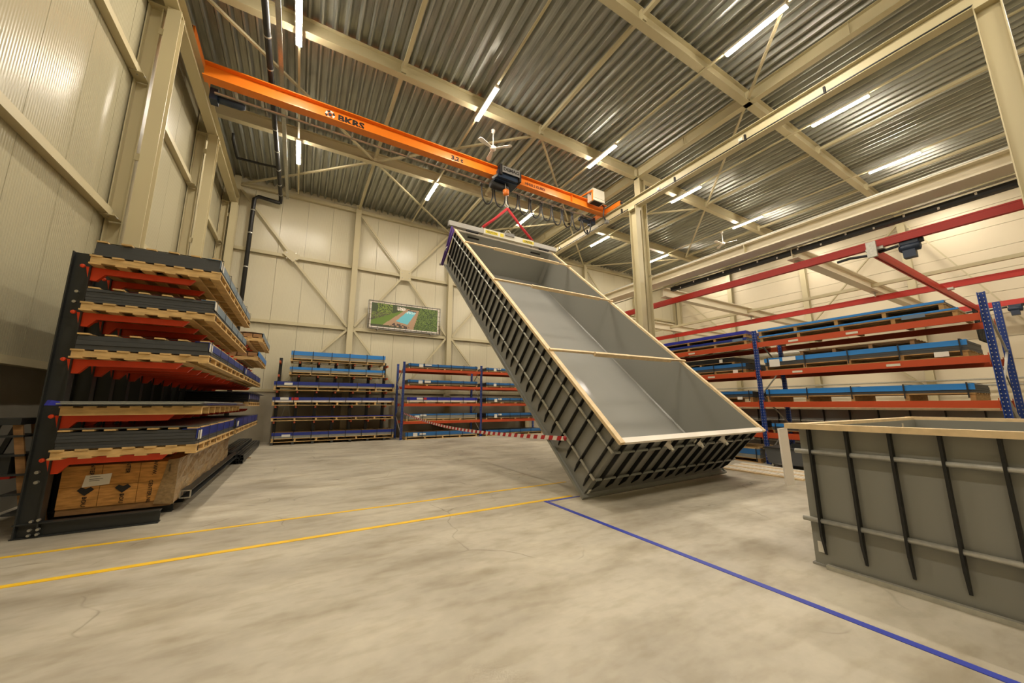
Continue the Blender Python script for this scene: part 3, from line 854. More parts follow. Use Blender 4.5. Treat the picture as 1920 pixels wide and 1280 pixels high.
pf = thing('steel_profile', 'long dark steel profile lying on the rack feet beside the timber pack', 'profile', (-1.38, 10, 0.17))
part('profile_bar', B().prism([(-0.07, 0), (0.07, 0), (0.07, 0.01), (-0.06, 0.01), (-0.06, 0.11), (0.07, 0.11), (0.07, 0.12), (-0.07, 0.12)], (-1.46 + 0.06, 7.75, 0.175), (-1.40, 13.2, 0.175)), BLACK, pf)
part('end_frame', B().prism([(-0.07, 0), (0.07, 0), (0.07, 0.12), (-0.07, 0.12), (-0.07, 0.002), (-0.055, 0.015), (-0.055, 0.105), (0.055, 0.105), (0.055, 0.015), (-0.055, 0.015), (-0.07, 0.002)], (-1.40, 7.74, 0.175), (-1.40, 7.77, 0.175)), STEELB, pf)
# bundle of black square tubes
for r_ in range(4):
    for c_ in range(8):
        x0, z0 = -1.86 + c_ * 0.088, 0.02 + r_ * 0.075
        if r_ == 3 and c_ > 4: continue
        y0 = 13.0 + random.uniform(-.12, .12) - c_ * 0.02
        s_, t_ = 0.066, 0.006
        o_ = [(x0, z0), (x0 + s_, z0), (x0 + s_, z0 + s_), (x0, z0 + s_)]
        i_ = [(x0 + t_, z0 + t_), (x0 + s_ - t_, z0 + t_), (x0 + s_ - t_, z0 + s_ - t_), (x0 + t_, z0 + s_ - t_)]
        vs = [(a, yy, b) for yy in (y0, y0 + 5.0) for ring in (o_, i_) for a, b in ring]
        fs = []
        for k in range(4):
            n2 = (k + 1) % 4
            fs += [(k, n2, 8 + n2, 8 + k), (4 + k, 12 + k, 12 + n2, 4 + n2), (k, 4 + k, 4 + n2, n2), (8 + k, 8 + n2, 12 + n2, 12 + k)]
        solo('square_tube', f'black square tube in the floor bundle, {["bottom", "second", "third", "top"][r_]} row, {["first", "second", "third", "fourth", "fifth", "sixth", "seventh", "eighth"][c_]} from the left', 'tube', B().add(vs, fs), BLACK, group='bundle of black square tubes on the floor')
solo('tube_skid', 'wooden skid under the bundle of black square tubes', 'skid', B().box(-1.9, 14.0, 0, -1.1, 14.08, 0.018), WOOD2)

# step ladder at the left edge
ld = thing('step_ladder', 'dark step ladder with a platform at the left edge', 'ladder', (-3.1, 7.5, 0))
for y in (7.25, 7.62):
    part('rail', B().bar((-2.80, y, 0.05), (-3.06, y, 1.42), 0.03, 0.08, up=(1, 0, 0)), WOOD2, ld)
    part('rear_leg', B().bar((-3.55, y, 0.05), (-3.2, y, 1.40), 0.03, 0.05, up=(1, 0, 0)), BLACK, ld)
for k in range(5):
    z = 0.28 + k * 0.235
    xx = -2.80 - 0.26 * (z / 1.42)
    part('step', B().box(xx - 0.16, 7.2, z - 0.015, xx + 0.06, 7.66, z + 0.01), BLACK, ld)
part('platform', B().box(-3.36, 7.18, 1.36, -3.0, 7.68, 1.44), BLACK, ld)
part('tool_tray', B().box(-3.3, 7.25, 0.72, -3.05, 7.6, 0.98), BLACK, ld)
part('tray_rim', B().box(-3.31, 7.24, 0.70, -3.02, 7.62, 0.735), RED, ld)

# ---- back cantilever rack
bk = thing('cantilever_rack', 'dark cantilever rack standing in front of the back wall on the left', 'rack', (1.5, 18.6, 0))
bm2 = B().ibeam((0, 0, 0), (0, 0, 3.62), 0.12, 0.14, 0.012, 0.01, up=(0, 1, 0)).mesh('upright', BLACK)
fm2 = B().bar((0, 17.85, 0.05), (0, 18.9, 0.05), 0.1, 0.1).mesh('foot', BLACK)
am2 = B().bar((0, 17.95, -0.05), (0, 18.75, -0.05), 0.06, 0.09).mesh('arm', mat('arm_brown', '#b0502c', 0.5))
BZ = [0.95, 1.58, 2.2, 2.86, 3.44]
for k in range(7):
    x = -0.78 + 0.725 * k
    part('upright', bm2, None, bk, loc=(x, 18.72, 0))
    part('foot', fm2, None, bk, loc=(x, 0, 0))
    for z in BZ:
        part('arm', am2, None, bk, loc=(x, 0, z))
for x in (-0.6, -0.2):
    part('tie_brace', B().bar((x, 18.75, 0.9), (x + 0.25 * (1 if x < -.4 else -1), 18.75, 2.1), 0.03, 0.02), GALV, bk)
def back_load(x0, x1, z, ph, h, txt, core, film, fh, ns, papers=(), top=None, n=None, white=0, place='back cantilever rack', yc=18.5, W=1.2, nst=None, pt=5, lid=0):
    xc, L = (x0 + x1) / 2, x1 - x0
    pallet('pallet carrying ' + txt, (xc, yc, z), L, W, ph, -90, pt, nst or max(4, round(L / 0.7)), 3 if ph > .09 else 0, group='pallets on the ' + place)
    sheets(txt, (xc, yc, z + ph), L - 0.04, W - 0.04, h, -90, core, film, fh, ns, papers, lid, n, group='sheet stacks on the ' + place, top=top, white=white)
P1 = lambda y, z=.06, w_=.3, h_=.1: (y, w_, h_, z, PAPER)
back_load(-0.42, 3.44, 3.44, 0.12, 0.30, 'light blue edged grey sheets on the topmost back cantilever level', SHEETG, FILML, 0.16, 6)
back_load(-0.42, 3.44, 2.86, 0.12, 0.20, 'light blue edged grey sheets on the fifth back cantilever level from the floor', SHEETG, FILML, 0.10, 6)
back_load(-0.92, 3.92, 2.2, 0.16, 0.2, 'navy edged grey sheets on the fourth back cantilever level from the floor', SHEETG, FILMN, 0.13, 7, [P1(-1.9)])
back_load(-0.92, 3.94, 1.58, 0.15, 0.18, 'navy edged white sheets with a red sticker on the back cantilever rack', SHEETW, FILMN, 0.11, 8, [P1(-2.0, .08), (-1.62, .26, .11, .07, REDTAPE)])
back_load(-0.9, 3.94, 0.95, 0.13, 0.03, 'thin violet edged sheets on the second back cantilever level from the floor', SHEETD, FILMV, 0.02, 0, n=1)
back_load(-0.82, 4.0, 0.1, 0.15, 0.22, 'wood covered navy edged sheets on the feet of the back cantilever rack', SHEETG, FILMN, 0.11, 8, [P1(-1.9)], top=WOOD)

# ---- blue and orange pallet racks
def rack_mat():
    return BLUE
def upright_frame(t, x, y, ax, depth, Hh, side):
    """one frame: two perforated posts plus lattice; ax 0: rack runs along x (frame depth along y)"""
    fr = part('upright_frame', B().box(0, 0, 0, 0.001, 0.001, 0.001), BLUE, t) if False else None
    for k in (0, 1):
        px, py = (x, y + side * depth * k) if ax == 0 else (x + side * depth * k, y)
        if ax == 0:
            b = B().channel((px, py, 0.01), (px, py, Hh), 0.1, 0.07, 0.012, up=(0, 1 if k else -1, 0))
        else:
            b = B().channel((px, py, 0.01), (px, py, Hh), 0.1, 0.07, 0.012, up=(1 if k else -1, 0, 0))
        po = part('post', b, BLUE, t)
        part('foot_plate', B().box(px - 0.07, py - 0.07, 0, px + 0.07, py + 0.07, 0.012), GALV, po)
        hb = B()
        z = 0.12
        while z < Hh - 0.05:
            for s_ in (-0.025, 0.025):
                if ax == 0:
                    hb.box(px + s_ - 0.006, py - 0.037, z, px + s_ + 0.006, py - 0.0362, z + 0.022)
                    hb.box(px - 0.0512, py + s_ * .6 - 0.005, z, px - 0.0504, py + s_ * .6 + 0.005, z + 0.022)
                else:
                    hb.box(px - 0.037, py + s_ - 0.006, z, px - 0.0362, py + s_ + 0.006, z + 0.022)
                    hb.box(px + s_ * .6 - 0.005, py - 0.0512, z, px + s_ * .6 + 0.005, py - 0.0504, z + 0.022)
            z += 0.075
        ho = part('post_holes', hb, mat('hole_light', '#a9a79c', 0.6), po)
        ho['kind'] = 'stuff'
    n = 4
    for i in range(n):
        z0, z1 = 0.25 + i * 0.8, 0.25 + (i + 1) * 0.8
        a, b_ = (0.05, depth - 0.05) if i % 2 == 0 else (depth - 0.05, 0.05)
        if ax == 0:
            p, q = (x, y + side * a, z0), (x, y + side * b_, z1)
        else:
            p, q = (x + side * a, y, z0), (x + side * b_, y, z1)
        part('lattice_brace', B().bar(p, q, 0.035, 0.02), GALV, t)
RZ = [0.84, 1.66, 2.50, 3.31]   # beam tops
DEP = 1.25
b1 = thing('pallet_rack', 'blue and orange pallet rack in front of the back wall', 'rack', (8.2, 18.0, 0))
for x in (4.22, 8.25, 12.28):
    upright_frame(b1, x, 17.45, 0, DEP, 3.62, 1)
for i, (x0, x1) in enumerate(((4.28, 8.19), (8.31, 12.22))):
    for z in RZ:
        for y in (17.44, 17.45 + DEP):
            bo = part('beam', B().box(x0, y - 0.025, z - 0.13, x1, y + 0.025, z), BEAMO, b1)
            for xe in (x0, x1 - 0.012):
                part('beam_hook', B().box(xe, y - 0.045, z - 0.17, xe + 0.012, y - 0.028, z + 0.04), BEAMO, bo)
for b_, (x0, x1) in enumerate(((4.42, 8.05), (8.55, 12.1))):
    tag = ('left bay', 'right bay')[b_]
    yb = 18.05
    pl_ = 'back pallet rack'
    bl = lambda *a, **k: back_load(x0, x1, *a, place=pl_, yc=yb, W=1.2, **k)
    if b_ == 0:
        bl(RZ[3], 0.07, 0.17, f'blue edged sheets on the top level of the back rack, {tag}', SHEETD, FILMB, 0.1, 6, [P1(-1.2, .02, .2, .14), P1(-.85, .1, .35, .06)])
        bl(RZ[2], 0.09, 0.18, f'blue edged sheets on the third level of the back rack, {tag}', SHEETD, FILMB, 0.09, 6, [P1(-1.2, .02, .2, .14), P1(-.85, .06, .3, .1)])
        bl(RZ[1], 0.08, 0.2, f'violet and white sheets with red sticker, second back rack level, {tag}', SHEETG, FILMV, 0.12, 6, [P1(-1.2, .1, .3, .09), (-.95, .16, .09, .1, REDTAPE)], white=.45)
        bl(RZ[0], 0.1, 0.22, f'thinly blue edged grey sheets, first back rack level, {tag}', SHEETG, FILMB, 0.06, 6, [P1(-1.3, .02, .22, .14), P1(-1.0, .12, .3, .08)])
    else:
        bl(RZ[3], 0.06, 0.16, f'blue edged dark sheets on the top level of the back rack, {tag}', SHEETD, FILMB, 0.09, 6, [P1(-1.25, .0, .16, .15), P1(-1., .1, .22, .06)])
        bl(RZ[2], 0.06, 0.18, f'blue edged dark sheets on the third level of the back rack, {tag}', SHEETD, FILMB, 0.09, 6, [P1(-1.25, .0, .16, .15)])
        bl(RZ[1], 0.08, 0.2, f'blue edged dark sheets on the second level of the back rack, {tag}', SHEETD, FILMB, 0.1, 6, [P1(-1.2, .0, .16, .16), P1(-.95, .1, .22, .09)])
        bl(RZ[0], 0.08, 0.22, f'blue edged dark sheets on the first level of the back rack, {tag}', SHEETD, FILMB, 0.11, 6, [P1(-1.2, .0, .16, .18), P1(-.95, .12, .22, .08)])
    bl(0.0, 0.12, 0.2 if b_ == 0 else 0.16, f'blue edged sheets on the floor under the back rack, {tag}', SHEETG if b_ == 0 else SHEETD, FILMB, 0.15 if b_ == 0 else .12, 6, [P1(-1.35, .02, .2, .16), P1(-1.0, .08, .3, .08)] if b_ == 0 else [], lid=0, top=WOOD if b_ == 0 else None)

# right rack, running away from the camera
XF = 11.1
r1 = thing('pallet_rack', 'blue and orange pallet rack on the right, behind the grey tank', 'rack', (11.8, 5.4, 0))
DR = 1.4
for y in (1.30, 5.36, 9.42):
    upright_frame(r1, XF, y, 1, DR, 3.66 if y > 2 else 3.70, 1)
for (y0, y1) in ((1.36, 5.30), (5.42, 9.36)):
    for z in RZ:
        for x in (XF - 0.01, XF + DR):
            bo = part('beam', B().box(x - 0.025, y0, z - 0.14, x + 0.025, y1, z), BEAMO, r1)
            for ye in (y0, y1 - 0.012):
                part('beam_hook', B().box(x - 0.045, ye, z - 0.18, x - 0.028, ye + 0.012, z + 0.04), BEAMO, bo)
    for z, yy in ((RZ[3], 0.75), (RZ[3], 0.45), (RZ[2], 0.3), (RZ[2], 0.75)):
        part('load_sign', B().box(XF - 0.038, y0 + (y1 - y0) * yy, z - 0.1, XF - 0.036, y0 + (y1 - y0) * yy + 0.22, z - 0.05), CABINET, r1)
def right_load(y0, y1, z, ph, h, txt, core, film, fh, ns, papers=(), n=None, pt=6, nst=None, nb=4, top=None, lid=0):
    yc, L = (y0 + y1) / 2, y1 - y0
    pallet('pallet carrying ' + txt, (XF + 0.7, yc, z), L, 1.32, ph, 180, pt, nst or max(4, round(L / 0.75)), nb, WOODM, group='pallets on the right rack')
    if h:
        sheets(txt, (XF + 0.7, yc, z + ph), L - 0.02, 1.32, h, 180, core, film, fh, ns, papers, lid, n, group='sheet stacks on the right rack', top=top)
right_load(1.62, 5.26, RZ[3], 0.13, 0.035, 'light blue foiled sheets on top level, near bay of the right rack', SHEETG, FILML, 0.03, 0, [(1.2, .35, .08, -.06, SHEETB)], n=1, nb=0)
right_load(1.78, 5.28, RZ[3] + 0.175, 0.13, 0.05, 'flat light blue sheet topping the near bay of the right rack', SHEETD, FILML, 0.045, 0, n=1, nb=0)
right_load(1.60, 5.20, RZ[2], 0.13, 0.2, 'blue edged dark sheets on the third level, near bay of the right rack', SHEETD, FILML, 0.1, 5, [(1.45, .2, .1, -.1, PAPER), (-1.55, .25, .2, -.03, PAPER), (-1.2, .3, .1, .1, PAPER)])
pallet('empty wooden pallet lying on the blue edged sheets, near bay of the right rack', (XF + 0.75, 3.35, RZ[2] + 0.345), 2.1, 1.2, 0.12, 180, 6, 4, 0, WOOD2, group='pallets on the right rack')
right_load(1.62, 5.25, RZ[1], 0.15, 0.17, 'blue edged dark sheets on the second level, near bay of the right rack', SHEETD, FILML, 0.11, 5, nb=0)
right_load(1.9, 5.2, RZ[0], 0.08, 0.16, 'blue edged dark sheets on the first level, near bay of the right rack', SHEETD, FILML, 0.07, 5, nb=0, top=WOOD)
right_load(5.6, 9.3, RZ[3], 0.12, 0.08, 'dark blue sheets on the top level, far bay of the right rack', SHEETB, FILMN, 0.05, 0, [(1.6, .3, .08, 0, SHEETB)], n=2)
right_load(5.6, 9.3, RZ[3] + 0.215, 0.10, 0.09, 'sheets in shiny bright blue foil topping the far bay of the right rack', FILMV, FILMV, 0.08, 0, n=2, nb=0)
right_load(5.7, 9.3, RZ[2], 0.1, 0.17, 'blue edged dark sheets on the third level, far bay of the right rack', SHEETD, FILMB, 0.09, 5, [(1.5, .14, .1, -.1, PAPER)])
right_load(6.0, 9.2, RZ[2] + 0.285, 0.06, 0.14, 'black sheets on the third level, far bay of the right rack', RIB, None, 0, 0, [(1.2, .1, .1, 0, PAPER)], nb=0)
right_load(5.6, 9.3, RZ[1], 0.13, 0.17, 'blue edged dark sheets on the second level, far bay of the right rack', SHEETD, FILMB, 0.07, 5, [(1.5, .14, .08, -.06, PAPER)], nb=0)
right_load(5.8, 9.3, RZ[0], 0.08, 0.2, 'black sheets on the first level, far bay of the right rack', RIB, None, 0, 0, nb=0)
right_load(5.58, 8.6, 0.0, 0.12, 0.24, 'grey blue edged sheets with scraps on the floor under the right rack', SHEETG, FILMB, 0.14, 3, lid=5)
cr = thing('castor_bin', 'dark grey plastic bin on castors under the right rack', 'bin', (11.0, 4.9, 0))
part('bin_body', B().add([(10.75, 4.35, .1), (11.5, 4.35, .1), (11.5, 5.2, .1), (10.75, 5.2, .1), (10.7, 4.3, .48), (11.55, 4.3, .48), (11.55, 5.25, .48), (10.7, 5.25, .48)],
                        [(3, 2, 1, 0), (0, 1, 5, 4), (1, 2, 6, 5), (2, 3, 7, 6), (3, 0, 4, 7)]), mat('bin_grey', '#4a4d50', 0.5), cr)
part('rim', B().box(10.68, 4.28, .47, 11.57, 5.27, .5), BLACK, cr)
for x, y in ((10.8, 4.42), (10.8, 5.12), (11.45, 4.42), (11.45, 5.12)):
    part('castor', B().lathe([(0.045, -0.02), (0.05, 0), (0.045, 0.02)], (x, y, 0.05), 10, 'y'), STEELB, cr)
solo('dark_crate', 'small dark crate standing on the castor bin under the right rack', 'crate', B().box(11.0, 4.4, 0.5, 11.5, 4.75, 0.6), BLACK)
for k in range(8):
    x = 9.35 + 0.17 * k
    solo('pale_batten', 'pale batten lying on the floor beside the tilted pool, %s from the camera' % ('nearest', 'second', 'third', 'fourth', 'fifth', 'sixth', 'seventh', 'eighth')[k], 'batten',
         B().box(x, 3.9 + 0.05 * (k % 3), 0, x + 0.11, 5.75 + 0.06 * (k % 2), 0.03), WHITEP if k % 3 else PINE, group='pale battens on the floor')
solo('pale_board', 'pale upright board leaning beside the corner of the grey tank', 'board', B().prism([(0, 0), (0.34, 0), (0.34, 0.03), (0, 0.03)], (8.88, 3.85, 0), (8.84, 3.85, 1.12), (0, 1, 0)), WHITEP)

# ------------------------------------------------------------------ swimming pool tanks
def tank(name, label, loc, rot, W, L, D, side_ribs, end_ribs, both_ends=True, nozzles=(), battens=(), cross=True, near_white=True, floor_m=None, tubes=(0.44, 1.1), lip=0.0, end_tubes=True):
    t = thing(name, label, 'pool', loc, rot, world=False)
    th, e = 0.015, 0.09
    part('floor_sheet', B().box(lip, lip, 0, W - lip, L - lip, 0.02), floor_m or PPFLOOR, t)
    if lip == 0:
        part('base_lip', B().box(0.0, 0.0, 0.02, W, 0.03, 0.05), PPWALL, t)
        part('base_lip', B().box(0.0, 0.03, 0.02, 0.03, L - 0.03, 0.05), PPWALL, t)
        part('base_lip', B().box(W - 0.03, 0.03, 0.02, W, L - 0.03, 0.05), PPWALL, t)
    for x0 in (e, W - e - th):
        part('side_wall', B().box(x0, e, 0.02, x0 + th, L - e, D - 0.05), PPIN, t)
    for y0 in (e, L - e - th):
        part('end_wall', B().box(e + th, y0, 0.02, W - e - th, y0 + th, D - 0.05), PPIN, t)
    # weld fillets inside
    for x0, sg in ((e + th, 1), (W - e - th, -1)):
        part('weld_fillet', B().prism([(0, 0), (0.03 * sg, 0), (0, 0.03)], (x0, e + th, 0.021), (x0, L - e - th, 0.021)), PPIN, t)
    for x0, sg in ((e + th, 1), (W - e - th, -1)):
        part('corner_fillet', B().prism([(0, 0), (0.1 * sg, 0), (0, 0.1)], (x0, L - e - th, 0.03), (x0, L - e - th, D - 0.06), (0, -1, 0)), PPIN, t)
    # ribs: flat bars with tapered foot
    pr = [(0.0, D - 0.06), (0.065, D - 0.06), (0.065, 0.30), (0.012, 0.12), (0.0, 0.12)]
    def ribmesh(nx, ny):
        b = B()
        h = 0.01
        vs = []
        for s_ in (-h, h):
            for d, z in pr:
                vs.append((nx * d + ny * s_, ny * d + nx * s_, z))
        n = len(pr)
        b.add(vs, [tuple(range(n - 1, -1, -1)), tuple(range(n, 2 * n))] + [(i, (i + 1) % n, n + (i + 1) % n, n + i) for i in range(n)])
        return b.mesh('rib', RIB)
    for (nx, x0) in ((-1, e), (1, W - e)):
        me = ribmesh(nx, 0)
        for y in side_ribs:
            part('rib', me, None, t, loc=(x0, y, 0))
    for (ny, y0) in ((-1, e), (1, L - e)):
        me = ribmesh(0, ny)
        for x in end_ribs:
            part('rib', me, None, t, loc=(x, y0, 0))
    for z in tubes:
        for x0 in (e - 0.04, W - e + 0.04):
            part('tube', B().tube([(x0, 0.05, z), (x0, L - 0.05, z)], 0.024, 10), GALV, t, smooth=True)
        for y0 in ((e - 0.04, L - e + 0.04) if end_tubes else ()):
            part('tube', B().tube([(0.1, y0, z + 0.0), (W - 0.1, y0, z + 0.0)], 0.024, 10), PPWALL if near_white else GALV, t, smooth=True)
    # rim boards
    for x0 in (e - 0.1, W - e):
        part('rim_board', B().box(x0, 0.0, D - 0.06, x0 + 0.1, L, D - 0.005), PINE, t)
    for y0 in (0.0, L - 0.1):
        part('rim_strip', B().box(0.1, y0, D - 0.06, W - 0.1, y0 + 0.10, D - 0.012), WHITEP if near_white else PINE, t)
    for (f_, sp) in battens:
        y = L * f_
        part('batten', B().box(0.0, y, D - 0.005, W * sp + 0.25, y + 0.05, D + 0.04), PINE, t)
        part('batten', B().box(W * sp, y - 0.06, D - 0.015, W * 0.86, y - 0.003, D + 0.075), PINE, t)
        part('batten', B().box(W * 0.80, y, D - 0.005, W + 0.05, y + 0.045, D + 0.04), PINE, t)
    for x in nozzles:
        nz = part('nozzle', B().lathe([(0.04, 0.02), (0.08, 0.025), (0.08, -0.0), (0.045, -0.012), (0.04, -0.09), (0.02, -0.095)], (x, e - 0.03, D - 0.23), 12, 'y'), WHITEP, t, smooth=True)
        part('nozzle_tip', B().lathe([(0.028, -0.095), (0.028, -0.14)], (x, e - 0.03, D - 0.23), 10, 'y'), CABINET, nz)
    part('type_label', B().box(0.16, e - 0.004, 0.14, 0.28, e - 0.001, 0.24) if not near_white else B().box(0.11, 0.055, 0.06, 0.16, 0.062, 0.16), PAPER, t)
    return t
PW, PL, PD = 4.34, 9.81, 1.40
pool = tank('swimming_pool', 'long grey plastic swimming pool tilted up on one end by the crane', (4.317, 5.079, 0.002), (0.749, -0.0064, 0.01), PW, PL, PD,
            [0.18 + 0.305 * k for k in range(32)], [0.22 + 0.325 * k for k in range(13)], nozzles=(1.35, 2.22, 3.02), battens=((0.245, 0.27), (0.575, 0.27), (0.855, 0.24)))
for z0, x0 in ((1.2, 0.35), (1.2, 3.55)):
    pass
M_ = Matrix.Translation((4.317, 5.079, 0.002)) @ Euler((0.749, -0.0064, 0.01)).to_matrix().to_4x4()
def PP(x, y, z): return M_ @ Vector((x, y, z))
for x0 in (0.55, 3.25):
    part('skimmer_slot', B().box(x0, PL - 0.115, PD - 0.20, x0 + 0.45, PL - 0.11, PD - 0.14), INK, pool)

# grey tank at the right edge: local y runs towards the camera (rotated 180 degrees)
tk = tank('pool_tank', 'grey plastic pool tank standing level at the right edge', (8.66, 2.03, 0), (0, 0, R(180)), 4.05, 7.0, 1.40,
          [0.19 + 0.306 * k for k in range(22)], [], near_white=False, tubes=(0.44, 1.11), lip=0.07, end_tubes=False)
part('floor_profile', B().box(3.985, 0.2, 0, 4.03, 6.9, 0.04), GALV, tk)
part('type_sticker', B().box(3.965, 0.13, 0.13, 3.97, 0.2, 0.23), PAPER, tk)
for k in range(6):
    part('nail', B().lathe([(0.006, 1.395), (0.006, 1.43)], (3.98, 0.9 + 0.75 * k + (k % 2) * 0.2, 0), 6), STEELB, tk)
tank('pool_tank', 'dark grey pool tank standing behind the right rack', (13.5, -2.0, 0), (0, 0, 0), 4.0, 11.0, 1.5, [0.3 + 0.6 * k for k in range(18)], [], near_white=True)

# ------------------------------------------------------------------ lifting gear
e0, e1 = PP(-0.2, PL - 0.02, PD + 0.02), PP(PW + 0.1, PL - 0.02, PD + 0.02)
lb = thing('lifting_beam', 'aluminium lifting beam across the raised pool end', 'lifting beam', (6.4, e0.y, e0.z))
dn = Vector((0, 0, 0.11))
part('beam_profile', B().bar(e0 + dn, e1 + dn, 0.14, 0.17), ALU, lb)
def LBp(f_, dy=0, dz=0): return e0.lerp(e1, f_) + dn + Vector((0, dy, dz))
part('centre_sleeve', B().bar(LBp(0.285), LBp(0.755), 0.18, 0.21), CABINET, lb)
for f_ in (0.285, 0.75):
    part('sling_lug', B().bar(LBp(f_ - 0.006, 0, -.14), LBp(f_ - 0.006, 0, 0.17), 0.06, 0.05, up=(1, 0, 0)), ALU, lb)
part('handle', B().tube([LBp(0.47, -0.02, 0.1), LBp(0.5, -0.02, 0.28), LBp(0.52, -0.02, 0.3), LBp(0.565, -0.02, 0.1)], 0.014, 6), GALV, lb)
part('pump_unit', B().bar(LBp(0.475, -0.05, 0.09), LBp(0.56, -0.05, 0.09), 0.14, 0.12), GREYPL, lb)
dr = (e1 - e0).normalized()
for f_, l_, s_ in ((0.355, 0.55, 'VELFTON'), (0.70, 0.42, 'OADFER')):
    part('warning_label', B().bar(LBp(f_ - 0.055, -0.094), LBp(f_ + 0.055, -0.094), 0.006, 0.11), YELLOW, lb)
    text(s_, 0.10, INK, lb, LBp(f_, -0.099), dr, (0, 0, 1))
part('warning_label', B().bar(LBp(0.432, -0.094), LBp(0.462, -0.094), 0.006, 0.13), YELLOW, lb)
for f_ in (0.13, 0.80):
    part('suction_bar', B().bar(LBp(f_, -0.16, -0.19), LBp(f_ + 0.1, -0.16, -0.19), 0.08, 0.05), INK, lb)
hk = Vector((6.45, 11.45, 9.12))
for f_, t in ((0.28, 'red round sling on the left, from the hook to the lifting beam'), (0.755, 'red round sling on the right, from the hook to the lifting beam')):
    p = LBp(f_, 0, 0.16)
    solo('round_sling', t, 'sling', B().tube([hk + Vector((0, 0, 0.02)), hk.lerp(p, 0.5) + Vector((0, 0, -0.02)), p], 0.05, 8), SLING, smooth=True)
a_ = PP(-0.12, PL - 0.1, PD + 0.1); b_ = PP(-0.1, PL - 0.15, 0.3); c_ = PP(-0.05, PL + 0.05, -0.06)
pu = thing('lashing_strap', 'purple lashing sling around the left corner of the raised pool end', 'sling', tuple(c_))
for dx in (0, 0.22):
    part('strap_leg', B().tube([PP(-0.1, PL - 0.12 - dx, PD + 0.05), PP(-0.1, PL - 0.14 - dx * .8, 0.8), PP(-0.08, PL - 0.05 - dx * .4, 0.02)], 0.035, 6), PURPLE, pu, smooth=True)
part('shackle', B().tube([PP(-0.1, PL - 0.18, 0.75), PP(-0.16, PL - 0.22, 0.66), PP(-0.1, PL - 0.26, 0.58)], 0.02, 6), STEELB, pu)
part('corner_hook', B().bar(PP(-0.1, PL - 0.05, 0.05), PP(-0.1, PL + 0.02, -0.05), 0.08, 0.05), STEELB, pu)
# barrier tape
bt = thing('barrier_tape', 'red and white barrier tape from the back rack to the tilted pool', 'tape', (4.3, 17.3, 0.9))
ta, tb = Vector((4.26, 17.36, 1.22)), PP(-0.02, 0.95, 0.46)
pts = [ta.lerp(tb, i / 90) + Vector((0, 0, -0.22 * math.sin(math.pi * i / 90))) for i in range(91)]
for c in (0, 1):
    bb = B()
    for i in range(c, 90, 2):
        p, q = pts[i], pts[i + 1]
        d = (q - p)
        s_ = Vector((0, 0, 0.04))
        sh = d * 0.35
        bb.add([p - s_, q - s_, q + s_ + sh, p + s_ + sh], [(0, 1, 2, 3)])
    o = part('tape_stripes', bb, (REDTAPE, WHITETAPE)[c], bt, label=('red stripes', 'white stripes')[c])
    o['kind'] = 'stuff'
part('knot', B().lathe([(0.01, -0.04), (0.03, -0.015), (0.035, 0.02), (0.012, 0.05)], tuple(tb), 8), REDTAPE, bt)

# ------------------------------------------------------------------ bridge crane
GY, GZ0, GZ1 = 11.72, 10.47, 10.92
cr = thing('bridge_crane', 'orange bridge crane girder with dark blue chain hoist under the roof', 'crane', (4.5, GY, 10.1))
part('girder', B().ibeam((-3.0, GY, (GZ0 + GZ1) / 2), (11.95, GY, (GZ0 + GZ1) / 2), 0.3, GZ1 - GZ0, 0.03, 0.02), ORANGE, cr)
for x, zt in ((-3.16, 10.9), (12.05, 10.56)):
    et = part('end_truck', B().box(x - 0.1, GY - 0.95, zt, x + 0.1, GY + 0.95, zt + 0.22), ORANGE, cr)
    for y in (GY - 0.8, GY + 0.8):
        part('wheel', B().lathe([(0.1, -0.06), (0.1, 0.06)], (x, y, zt + 0.07), 14, 'x'), STEELB, et)
    for y in (GY - 1.0, GY + 0.95):
        part('buffer', B().box(x - 0.06, y, zt + 0.05, x + 0.06, y + 0.06, zt + 0.17), INK, et)
part('gusset_rib', B().box(9.86, GY - 0.14, GZ0 + 0.03, 9.875, GY - 0.01, GZ1 - 0.03), ORANGE, cr)
for x0, x1, z in ((-2.8, -2.1, 10.36), (10.8, 11.5, 10.28)):
    mo = part('drive_motor', B().lathe([(0.07, x0), (0.11, x0 + 0.04), (0.11, x1 - 0.1), (0.07, x1)], (0, GY + 0.55, z), 12, 'x'), NAVY, cr, smooth=True)
    part('gearbox', B().box(x0 - 0.12 if x0 < 0 else x1 - 0.05, GY + 0.4, z - 0.14, x0 + 0.06 if x0 < 0 else x1 + 0.2, GY + 0.7, z + 0.2), NAVY, mo)
# hoist trolley
HX = 6.5
ho = part('hoist', B().box(HX - 0.5, GY - 0.36, 10.34, HX + 0.38, GY - 0.18, 10.66), NAVY, cr)
part('name_plate', B().box(HX - 0.36, GY - 0.45, 10.52, HX + 0.42, GY - 0.43, 10.80), GREYPL, ho)
part('plate_bracket', B().box(HX - 0.46, GY - 0.43, 10.42, HX - 0.36, GY - 0.2, 10.86), INK, ho)
part('plate_bracket', B().box(HX + 0.42, GY - 0.43, 10.36, HX + 0.5, GY - 0.2, 10.78), INK, ho)
text('DEMAG', 0.19, INK, ho, (HX + 0.03, GY - 0.452, 10.66), (1, 0, 0), (0, 0, 1), sx=1.1, bold=0.006)
part('hoist_motor', B().lathe([(0.1, -0.5), (0.15, -0.45), (0.15, 0.25), (0.08, 0.3)], (HX - 0.15, GY + 0.05, 10.18), 12, 'x'), INK, ho, smooth=True)
part('trolley_frame', B().box(HX - 0.55, GY - 0.22, 10.3, HX + 0.45, GY + 0.3, 10.42), NAVY, ho)
part('limit_lever', B().bar((HX - 0.75, GY - 0.3, 10.2), (HX - 0.45, GY - 0.3, 10.5), 0.05, 0.07), GREYPL, ho)
